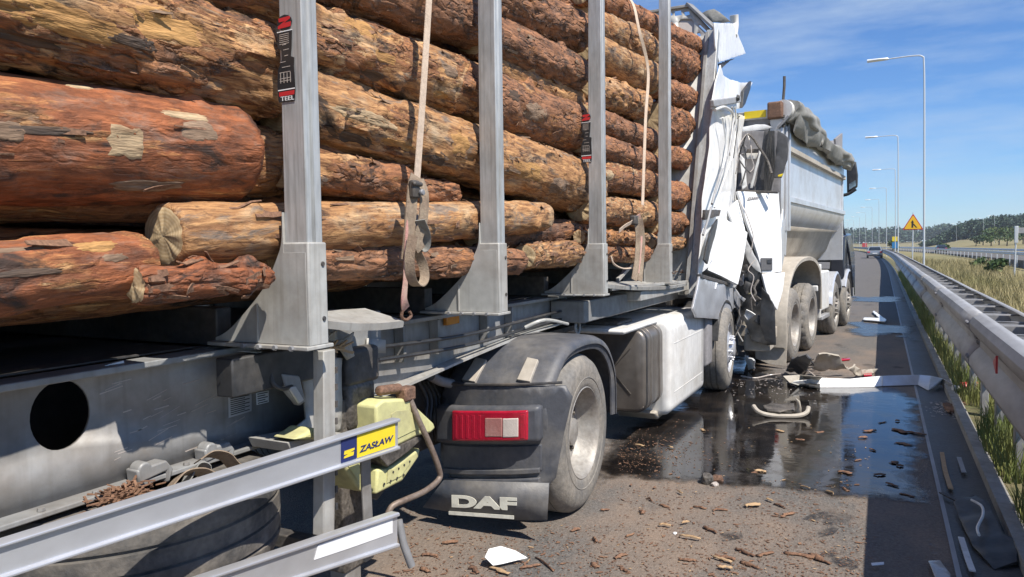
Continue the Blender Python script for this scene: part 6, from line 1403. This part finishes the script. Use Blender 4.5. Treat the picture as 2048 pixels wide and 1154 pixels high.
for i, p in enumerate(gp_):
    t_ = (gp_[min(i + 1, len(gp_) - 1)] - gp_[max(i - 1, 0)]).normalized(); nn = V((0, t_.z, -t_.y))
    q = p + nn * .02; e = p + nn * .06
    rings.append([D(.03, e.y, e.z), D(.035, p.y + nn.y * .01, p.z + nn.z * .01), D(.015, p.y, p.z), D(-.62, p.y, p.z), D(-.62, q.y, q.z), D(.01, q.y, q.z), D(.012, e.y, e.z)])
m = MB(); m.loft(rings); m.build('mudguard', 'dump_beige', DT, smooth=50); mudguard(4.95, 8, 150, .66, .53, ma='dump_silver'); mudguard(6.65, 30, 172, .66, .53, ma='dump_silver')
m = MB(); m.prism([D(.03, .34, .62), D(-.42, .34, .62), D(-.40, .28, .12), D(-.2, .26, .05), D(.02, .26, .04)], ey * .015); m.build('mud_flap', 'dump_beige', DT, .004)
dbox('tail_lamp', (-.45, .18, .92), (-.05, .25, 1.06), 'lamp_grey', .01); dbox('tail_lamp_lens', (-.20, .165, .93), (-.06, .18, 1.05), 'decal_red', .006)
dbox('air_tank_box', (-.45, 3.30, .55), (-.02, 4.25, 1.25), 'dirty_white', .03); dbox('side_step', (-.4, 3.35, .40), (.0, 4.2, .47), 'galvanised', .01)
dbox('side_column', (-.16, 3.12, .45), (.0, 3.26, 1.38), 'dirty_white', .015); dbox('side_arm', (-.5, 3.0, .92), (-.02, 3.12, 1.02), 'dirty_white', .015)
m = MB(); rings = []
for i in range(9):
    a = R(i * 20); rings.append([D(-.15 - .12 * math.cos(a), 2.9 + y, 1.15 + .12 * math.sin(a)) for y in (0, .02)])
# cab of the tipper, far end
m = MB(); rings = []
for x, dz in ((-.24, 0.0), (-2.2, 0.0)): rings.append([D(x, 6.2, 1.35), D(x, 7.9, 1.35), D(x, 7.9, 1.7), D(x, 7.7, 2.75), D(x, 7.4, 3.05), D(x, 6.4, 3.05), D(x, 6.35, 1.7)])
m.loft(rings); tc_ = m.build('cab', 'car_dark', DT, .06)
m = MB(); m.loft([[D(x, 6.15, 1.0), D(x, 6.2, 1.9), D(x + .0, 7.2, 1.95), D(x, 7.85, 1.5), D(x, 7.95, .55), D(x, 7.25, .55), D(x, 7.2, .95), D(x, 6.9, 1.15), D(x, 6.4, 1.15)] for x in (-.02, -.30)]); m.build('cab_step_panel', 'car_dark', DT, .03)
m = MB(); m.prism([D(-.236, 6.6, 1.98), D(-.236, 7.6, 1.98), D(-.236, 7.45, 2.65), D(-.236, 6.65, 2.7)], ex * .006); m.build('cab_side_window', 'glass_dark', tc_)
m = MB(); m.tube(seg_pts([D(-.2, 6.4, 2.5), D(-.12, 6.42, 2.2), D(.0, 6.6, 1.6), D(.04, 7.0, .8)], 5), .025, 8); m.build('grab_rail', 'car_dark', DT)
# door mirror on its arm
mp0 = D(.28, 7.55, 0); MYp = mp0.y
def MQ(u, v): return PY(u, v, MYp)
m = MB(); pts = [MQ(*q) for q in ((1693, 330), (1712, 322), (1716, 350), (1715, 374), (1694, 386))]; m.prism(pts, (0, .10, 0)); mh = m.build('mirror_housing', 'black_plastic', DT, .025)
m = MB(); pts = [MQ(*q) for q in ((1698, 368), (1711, 360), (1712, 371), (1698, 380))]; m.prism([p + V((0, -.006, 0)) for p in pts], (0, .004, 0)); m.build('mirror_glass', 'mirror', mh)
m = MB(); m.tube(seg_pts([MQ(1712, 378), MQ(1696, 388), MQ(1680, 392), MQ(1678, 398)], 5), .035, 8); m.build('mirror_arm', 'black_plastic', DT)
m = MB(); m.tube(seg_pts([MQ(1680, 392), MQ(1680, 415), MQ(1679, 440)], 5), .02, 8); m.build('mirror_stay', 'black_plastic', DT)

# ------------------------------------------------------------------ debris on the road
def debris(nm, pts, ma, label, cat, z=.03, t=.02, amp=.03, freq=5, tilt=None, group=None, seed=0, zf=None):
    q = []
    for i, p in enumerate(pts):
        h = p[2] if len(p) > 2 else z; q.append(PZ(p[0], p[1], h))
    o = sheet(nm, q, ma, None, t=t, cell=.05, amp=amp, freq=freq, seed=seed, bevel=.003); tag(o, label, cat, group); return o
t = thing('bumper_beam', PZ(1750, 770), 'long bent white bumper strip lying across the oily road', 'bumper')
def strip_part(nm, top, bot, zt, zb, ma):
    rings = []
    for (a, b) in zip(top, bot):
        p, q_ = PZ(*a, zt), PZ(*b, zb); d = V((0, .02, 0)); rings.append([p, q_, q_ + d + V((0, .04, 0)), p + d])
    m = MB(); m.loft(rings); return m.build(nm, ma, t, .006)
strip_part('bumper_strip', [(1575, 764), (1640, 756), (1700, 758), (1740, 754), (1765, 752)], [(1600, 772), (1640, 775), (1700, 775), (1745, 774), (1765, 772)], .10, .012, 'white_paint')
strip_part('bumper_strip', [(1765, 752), (1800, 751), (1840, 750), (1862, 752)], [(1765, 772), (1800, 771), (1836, 770), (1856, 781)], .11, .015, 'aluminium')
strip_part('bumper_end', [(1862, 752), (1885, 757), (1909, 770)], [(1856, 781), (1880, 770), (1906, 776)], .12, .03, 'dirty_white')
strip_part('bumper_underside', [(1566, 752), (1600, 750), (1645, 754)], [(1580, 766), (1610, 758), (1640, 760)], .16, .09, 'dump_beige')
debris('panel_scrap', [(1594, 768), (1616, 762), (1640, 770), (1640, 776), (1618, 776)], 'black_plastic', 'black plastic scrap under the bent white bumper strip', 'debris', amp=.05)
# broken wheel arch piece on the oil
t = thing('broken_step', PZ(1560, 828), 'dusty broken step frame lying in the oil puddle', 'debris')
m = MB(); m.tube(seg_pts([PZ(1507, 812, .10), PZ(1518, 824, .06), PZ(1545, 831, .03), PZ(1590, 832, .03), PZ(1612, 826, .05), PZ(1617, 814, .10)], 5), .022, 8); m.build('step_frame', 'dump_beige', t)
sheet('step_plate', [PZ(u, v, .06) for u, v in ((1526, 812), (1550, 808), (1588, 808), (1590, 822), (1560, 826), (1535, 824))], 'greasy', t, t=.015, cell=.05, amp=.03, freq=5)
sheet('step_bracket', [PZ(u, v, h) for u, v, h in ((1586, 828, .03), (1594, 812, .12), (1590, 796, .2), (1602, 800, .18), (1600, 818, .1), (1604, 830, .03))], 'dump_beige', t, t=.012, cell=.04, amp=.02)
# torn wing lying on the asphalt
debris('torn_wing', [(1700, 738, .15), (1712, 728, .2), (1722, 740, .1), (1750, 738, .04), (1752, 744, .02), (1730, 750, .02), (1716, 752, .03)], 'dump_beige', 'dusty torn mudguard piece behind the bumper strip', 'debris', amp=.06, freq=7, seed=4)
debris('torn_wing', [(1625, 742, .05), (1640, 722, .25), (1680, 724, .22), (1698, 745, .05), (1660, 752, .02)], 'dump_beige', 'brown dented sheet lying beside the tipper wheels', 'debris', amp=.07, freq=5, seed=6)
for k in range(7):
    a = PZ(rnd.uniform(1585, 1640), rnd.uniform(735, 756), .03); m = MB(); pts = [a + V((rnd.uniform(-.2, .2), rnd.uniform(-.2, .2), rnd.uniform(0, .16))) for _ in range(5)]; m.tube(seg_pts(pts, 5), .010, 6)
    o = m.build('loose_hose', ('dark_steel', 'greasy', 'lamp_grey')[k % 3]); tag(o, 'tangled torn hose in the heap by the tipper rear wheel', 'hose', 'torn hoses by the tipper wheel')
sheet_o = debris('torn_flap', [(1572, 742, .02), (1578, 725, .25), (1600, 705, .4), (1615, 730, .3), (1612, 748, .03), (1590, 752, .01)], 'fender_plastic', 'dark grey torn flap leaning on the tipper rear wheel', 'debris', amp=.05, freq=6)
debris('white_scrap', [(1488, 712, .25), (1500, 708, .3), (1510, 720, .25), (1514, 735, .12), (1502, 736, .05)], 'white_paint', 'curved white plastic scrap beside the tractor front wheel', 'debris', amp=.04, freq=5)
m = MB(); m.tube(seg_pts([PZ(1482, 752, .03), PZ(1510, 756, .02), PZ(1540, 750, .03), PZ(1566, 748, .05)], 6), .010, 6); o = m.build('loose_cable', 'lamp_grey'); tag(o, 'thin pale cable trailing over the oil by the front wheel', 'cable')
debris('white_scrap', [(1726, 640), (1770, 644), (1773, 640), (1748, 622), (1745, 624), (1758, 636), (1728, 636)], 'white_paint', 'bright white angled plastic strip alone on the empty road', 'debris', amp=.01, z=.04)
debris('white_scrap', [(968, 1118, .05), (975, 1105, .06), (1000, 1096, .07), (1030, 1104, .05), (1055, 1118, .02), (1020, 1126, .015), (985, 1135, .012)], 'white_paint', 'torn white plastic shard near the mud flap', 'debris', amp=.02, t=.006, z=.03)
debris('red_scrap', [(1726, 748), (1744, 746), (1744, 751), (1728, 752)], 'lamp_red', 'small red lens fragment by the bumper strip', 'debris', amp=.01)
debris('red_scrap', [(1676, 718), (1700, 716), (1700, 719), (1680, 721)], 'lamp_red', 'flat red lens splinter behind the tipper wheel', 'debris', amp=.0, z=.02)
t_ = thing('reflector_tube', PZ(1935, 775), 'red capped tube end at the kerb beyond the bumper strip', 'debris')
m = MB(); m.tube([PZ(1922, 776, .10), PZ(1952, 772, .12)], .06, 12); m.build('red_cap', 'red_paint', t_); m = MB(); m.tube([PZ(1905, 776, .10), PZ(1922, 776, .10)], .03, 10); m.build('stub', 'dirty_white', t_)
debris('floor_scrap', [(1885, 812), (1925, 806), (1940, 800), (1935, 812), (1900, 824)], 'chip_bark', 'heap of rusty glass and bark crumbs at the kerb', 'debris', amp=.04, freq=14)
# black plastic channel and strips by the gutter
debris('black_panel', [(1908, 1008, .05), (1950, 990, .09), (1980, 1010, .10), (2005, 1060, .09), (2040, 1090, .05), (2035, 1125, .03), (1985, 1130, .03), (1945, 1090, .03), (1925, 1050, .03)], 'black_plastic', 'big black plastic panel lying in the gutter', 'debris', amp=.02, t=.015)
m = MB(); m.tube(seg_pts([PZ(1943, 1000, .11), PZ(1963, 1012, .12), (PZ(1966, 1030, .11)), PZ(1955, 1055, .10), PZ(1958, 1070, .10)], 6), .008, 6); o = m.build('white_trim', 'dirty_white'); tag(o, 'curved white trim on the black plastic panel', 'debris')
for pts, ma, lab in (([(1884, 905), (1890, 940), (1902, 978)], 'chip_wood', 'long tan splinter lying in the gutter'), ([(1882, 985), (1920, 1003), (1945, 1000)], 'dark_steel', 'dark bent rod lying across the gutter'), ([(1922, 1075), (1935, 1115), (1945, 1142)], 'dirty_white', 'narrow pale strip beside the black plastic panel'), ([(1918, 915), (1928, 945)], 'galvanised', 'short metal clip in the gutter'), ([(2010, 1025), (2030, 1040), (2046, 1048)], 'dark_steel', 'bent dark wire on the kerb')):
    m = MB(); ribbon(m, seg_pts([PZ(u, v, .03) for u, v in pts], 5), .03, (1, .3, 0), .008); o = m.build('strip_debris', ma); tag(o, lab, 'debris')
debris('film_scrap', [(1856, 1122), (1880, 1120), (1902, 1150), (1898, 1170), (1872, 1160)], 'lamp_grey', 'grey translucent film scrap in the shade of the barrier', 'debris', amp=.01, t=.004)
debris('film_scrap', [(1742, 1126), (1768, 1124), (1768, 1129), (1744, 1131)], 'tape_white', 'thin white paper strip in the shade of the barrier', 'debris', amp=.0, t=.003)
# stones / rubble
def rubble(u, v, s, ma, label, cat='stone', group=None, flat=.6, nm='stone'):
    c = PZ(u, v, 0); bm = bmesh.new(); bmesh.ops.create_icosphere(bm, subdivisions=2, radius=s); sd = rnd.uniform(0, 90)
    for vx in bm.verts: vx.co *= 1 + .45 * n3(vx.co / s, 1.6, sd); vx.co.z *= flat
    me = bpy.data.meshes.new(nm); bm.to_mesh(me); bm.free(); me.materials.append(MATS[ma]); o = bpy.data.objects.new(nm, me); col.objects.link(o); put(o, c + V((0, 0, s * flat * .6)), None); tag(o, label, cat, group); return o
rubble(1414, 966, .05, 'greasy', 'dark lump of torn metal at the edge of the oil', 'debris', nm='metal_lump', flat=.9)
rubble(1436, 962, .045, 'rust', 'rusty lump at the edge of the oil', 'debris', nm='metal_lump', flat=.7)
rubble(1430, 972, .03, 'lamp_grey', 'small bluish lump beside the rusty lump', 'debris', nm='metal_lump')
rubble(670, 1100, .13, 'concrete', 'pale broken block under the lower guard rail', 'debris', flat=.5, nm='broken_block'); rubble(742, 1085, .12, 'concrete', 'brown grey broken lump by the guard tube', 'debris', flat=.5, nm='broken_block')
rubble(1350, 1068, .012, 'tape_white', 'tiny pale blue crumb on the asphalt', 'debris', nm='crumb')
# bark pieces, chips, splinters
def chip(u, v, L2, w, ma, label, group, z=.006, nm='bark_piece', az=None):
    c0 = PZ(u, v, z); c = c0; L2 *= .62; w *= .85; a = rnd.uniform(-1.2, 1.2) if az is None else az; d = V((math.cos(a), math.sin(a) * .9, 0)); n = V((-d.y, d.x, 0)); vs = []; k = 6
    cu = rnd.uniform(.0, .010)
    for i in range(k + 1):
        q = i / k - .5; ww = w * (1 - 1.2 * abs(q) ** 2.2) * rnd.uniform(.35, 1.15) / 2; zz = cu * (1 - 4 * q * q) + rnd.uniform(0, .005); off = n * (w * rnd.uniform(-.18, .18)); c = c0 + off
        vs += [c + d * (L2 * q) + n * ww + V((0, 0, zz * .4)), c + d * (L2 * q) + V((0, 0, zz + .003)), c + d * (L2 * q) - n * ww + V((0, 0, zz * .4))]
    fs = []
    for i in range(k):
        for j in range(2): a0 = i * 3 + j; fs.append((a0, a0 + 1, a0 + 4, a0 + 3))
    m = MB(); m.add(vs, fs); o = m.build(nm, ma, None, smooth=30); s2 = o.modifiers.new('s', 'SOLIDIFY'); s2.thickness = .003; s2.offset = 1; tag(o, label, 'bark' if 'bark' in nm else 'wood chip', group); return o
BG = 'bark pieces strewn over the asphalt'; WG = 'pale wood chips strewn over the asphalt'
for u, v, L2, w in ((1440, 1020, .16, .05), (1575, 1030, .22, .07), (1605, 1110, .30, .07), (1640, 1118, .26, .06), (1375, 1120, .14, .04), (1450, 1115, .18, .06), (1500, 1130, .2, .05), (1240, 1112, .16, .05), (1090, 1128, .34, .03), (1060, 1133, .2, .03), (1190, 1130, .12, .05), (1250, 1140, .12, .04), (1330, 1012, .14, .04),
                    (1490, 1105, .22, .04), (1530, 1108, .2, .04), (1420, 1060, .2, .04), (1300, 1000, .12, .03), (1400, 1015, .14, .04), (1510, 945, .12, .05), (1285, 1025, .1, .05), (1210, 1020, .1, .03), (1560, 1012, .16, .03), (1640, 865, .16, .05), (1600, 880, .12, .04), (860, 1110, .15, .05), (900, 1085, .16, .04), (950, 1140, .16, .06), (850, 1140, .12, .06), (1150, 1060, .12, .04), (1190, 1080, .12, .03), (1260, 1070, .13, .03), (1690, 980, .14, .04)):
    chip(u, v, L2, w, 'chip_bark', 'brown curled bark piece lying on the dusty asphalt', BG)
for u, v, L2, w in ((1405, 860, .12, .05), (1560, 862, .13, .05), (1520, 942, .14, .07), (1505, 1010, .2, .07), (1445, 1118, .18, .05), (1360, 985, .1, .03), (1660, 985, .14, .03), (1610, 975, .12, .02), (1330, 1050, .12, .03), (1280, 890, .14, .05), (1340, 895, .1, .03), (1000, 1140, .22, .05), (1370, 1045, .1, .03), (1540, 1000, .1, .03), (1380, 1075, .2, .02), (1450, 1135, .12, .04)):
    chip(u, v, L2, w, 'chip_wood', 'pale wood chip lying on the road', WG, z=.014, nm='wood_chip')
FG = 'dark bark pieces floating on the oil'
for u, v, L2, w in ((1740, 862, .22, .08), (1800, 862, .3, .09), (1830, 866, .3, .08), (1808, 888, .2, .1), (1790, 925, .14, .1), (1800, 932, .08, .06), (1765, 845, .16, .04), (1795, 842, .06, .06), (1725, 875, .14, .05), (1760, 950, .14, .05), (1690, 945, .16, .07), (1785, 970, .16, .04), (1815, 990, .16, .04), (1745, 900, .12, .03), (1715, 920, .12, .03)):
    chip(u, v, L2, w, 'chip_bark', 'dark bark piece floating on the oil puddle', FG, z=.014)
def crumb(m, p, a, s):
    d = V((math.cos(a), math.sin(a), 0)); n = V((-d.y, d.x, 0)); k = rnd.uniform(.15, .5); e = [(-1, 0), (-.4, k), (.5, k * rnd.uniform(.3, 1)), (1, rnd.uniform(-.2, .2)), (.3, -k), (-.6, -k * .7)]
    b_ = [p + d * (i * s) + n * (j * s) for i, j in e]; t_ = [q + V((0, 0, rnd.uniform(.1, .3) * s * .4 + .001)) for q in b_]
    m.add(b_ + t_, [(6, 7, 8, 9, 10, 11)] + [(i, (i + 1) % 6, 6 + (i + 1) % 6, 6 + i) for i in range(6)])
m = MB()
for i in range(3600):
    if i % 5: u, v = rnd.uniform(780, 1730), 960 + 200 * rnd.random() ** .8
    else: u, v = rnd.gauss(1290, 70), rnd.gauss(905, 26)
    if 845 < u < 1235 and v < 1050: continue
    p = PZ(u, v, .012 if v < 975 else .004); a = rnd.uniform(0, 3.14); crumb(m, p, a, rnd.uniform(.003, .011) * (1 + 1.2 * (rnd.random() < .07)))
o = m.build('bark_litter', 'chip_bark', smooth=0, recalc=False); tag(o, 'fine brown bark crumbs scattered over the road', 'bark', kind='stuff')
m = MB()
for i in range(320):
    u, v = rnd.uniform(800, 1740), 830 + 320 * rnd.random()
    if u < 1250 and v < 1050: continue
    p = PZ(u, v, .013 if v < 985 else .005); a = rnd.uniform(0, 3.14); crumb(m, p, a, rnd.uniform(.003, .011) * (1 + 1.2 * (rnd.random() < .06)))
o = m.build('wood_litter', 'chip_wood', smooth=0, recalc=False); tag(o, 'fine pale wood splinters scattered over the road', 'splinters', kind='stuff')

m = MB()
for i in range(420):
    u, v = (rnd.gauss(1560, 60), rnd.gauss(765, 16)) if i % 2 else (rnd.gauss(1900, 18), rnd.gauss(815, 8))
    p = PZ(u, v, .013); crumb(m, p, rnd.uniform(0, 3.1), rnd.uniform(.006, .018))
o = m.build('glass_crumbs', 'lamp_white', smooth=0, recalc=False); tag(o, 'pale crumbs of broken glass around the bumper strip', 'glass', kind='stuff')
# ------------------------------------------------------------------ thin summer haze
hz = bpy.data.materials.new('haze'); hz.use_nodes = True; hn = hz.node_tree.nodes; hl = hz.node_tree.links
for n in list(hn): hn.remove(n)
ho = hn.new('ShaderNodeOutputMaterial'); hv = hn.new('ShaderNodeVolumePrincipled'); hv.inputs['Color'].default_value = (.80, .88, 1, 1); hv.inputs['Density'].default_value = .00022
hl.new(hv.outputs[0], ho.inputs['Volume']); MATS['haze'] = hz
mb = MB(); mb.box((-900, -200, -3), (900, 3300, 40)); o = mb.build('haze', 'haze', smooth=0); tag(o, 'thin pale summer haze over the fields', 'haze', kind='stuff')
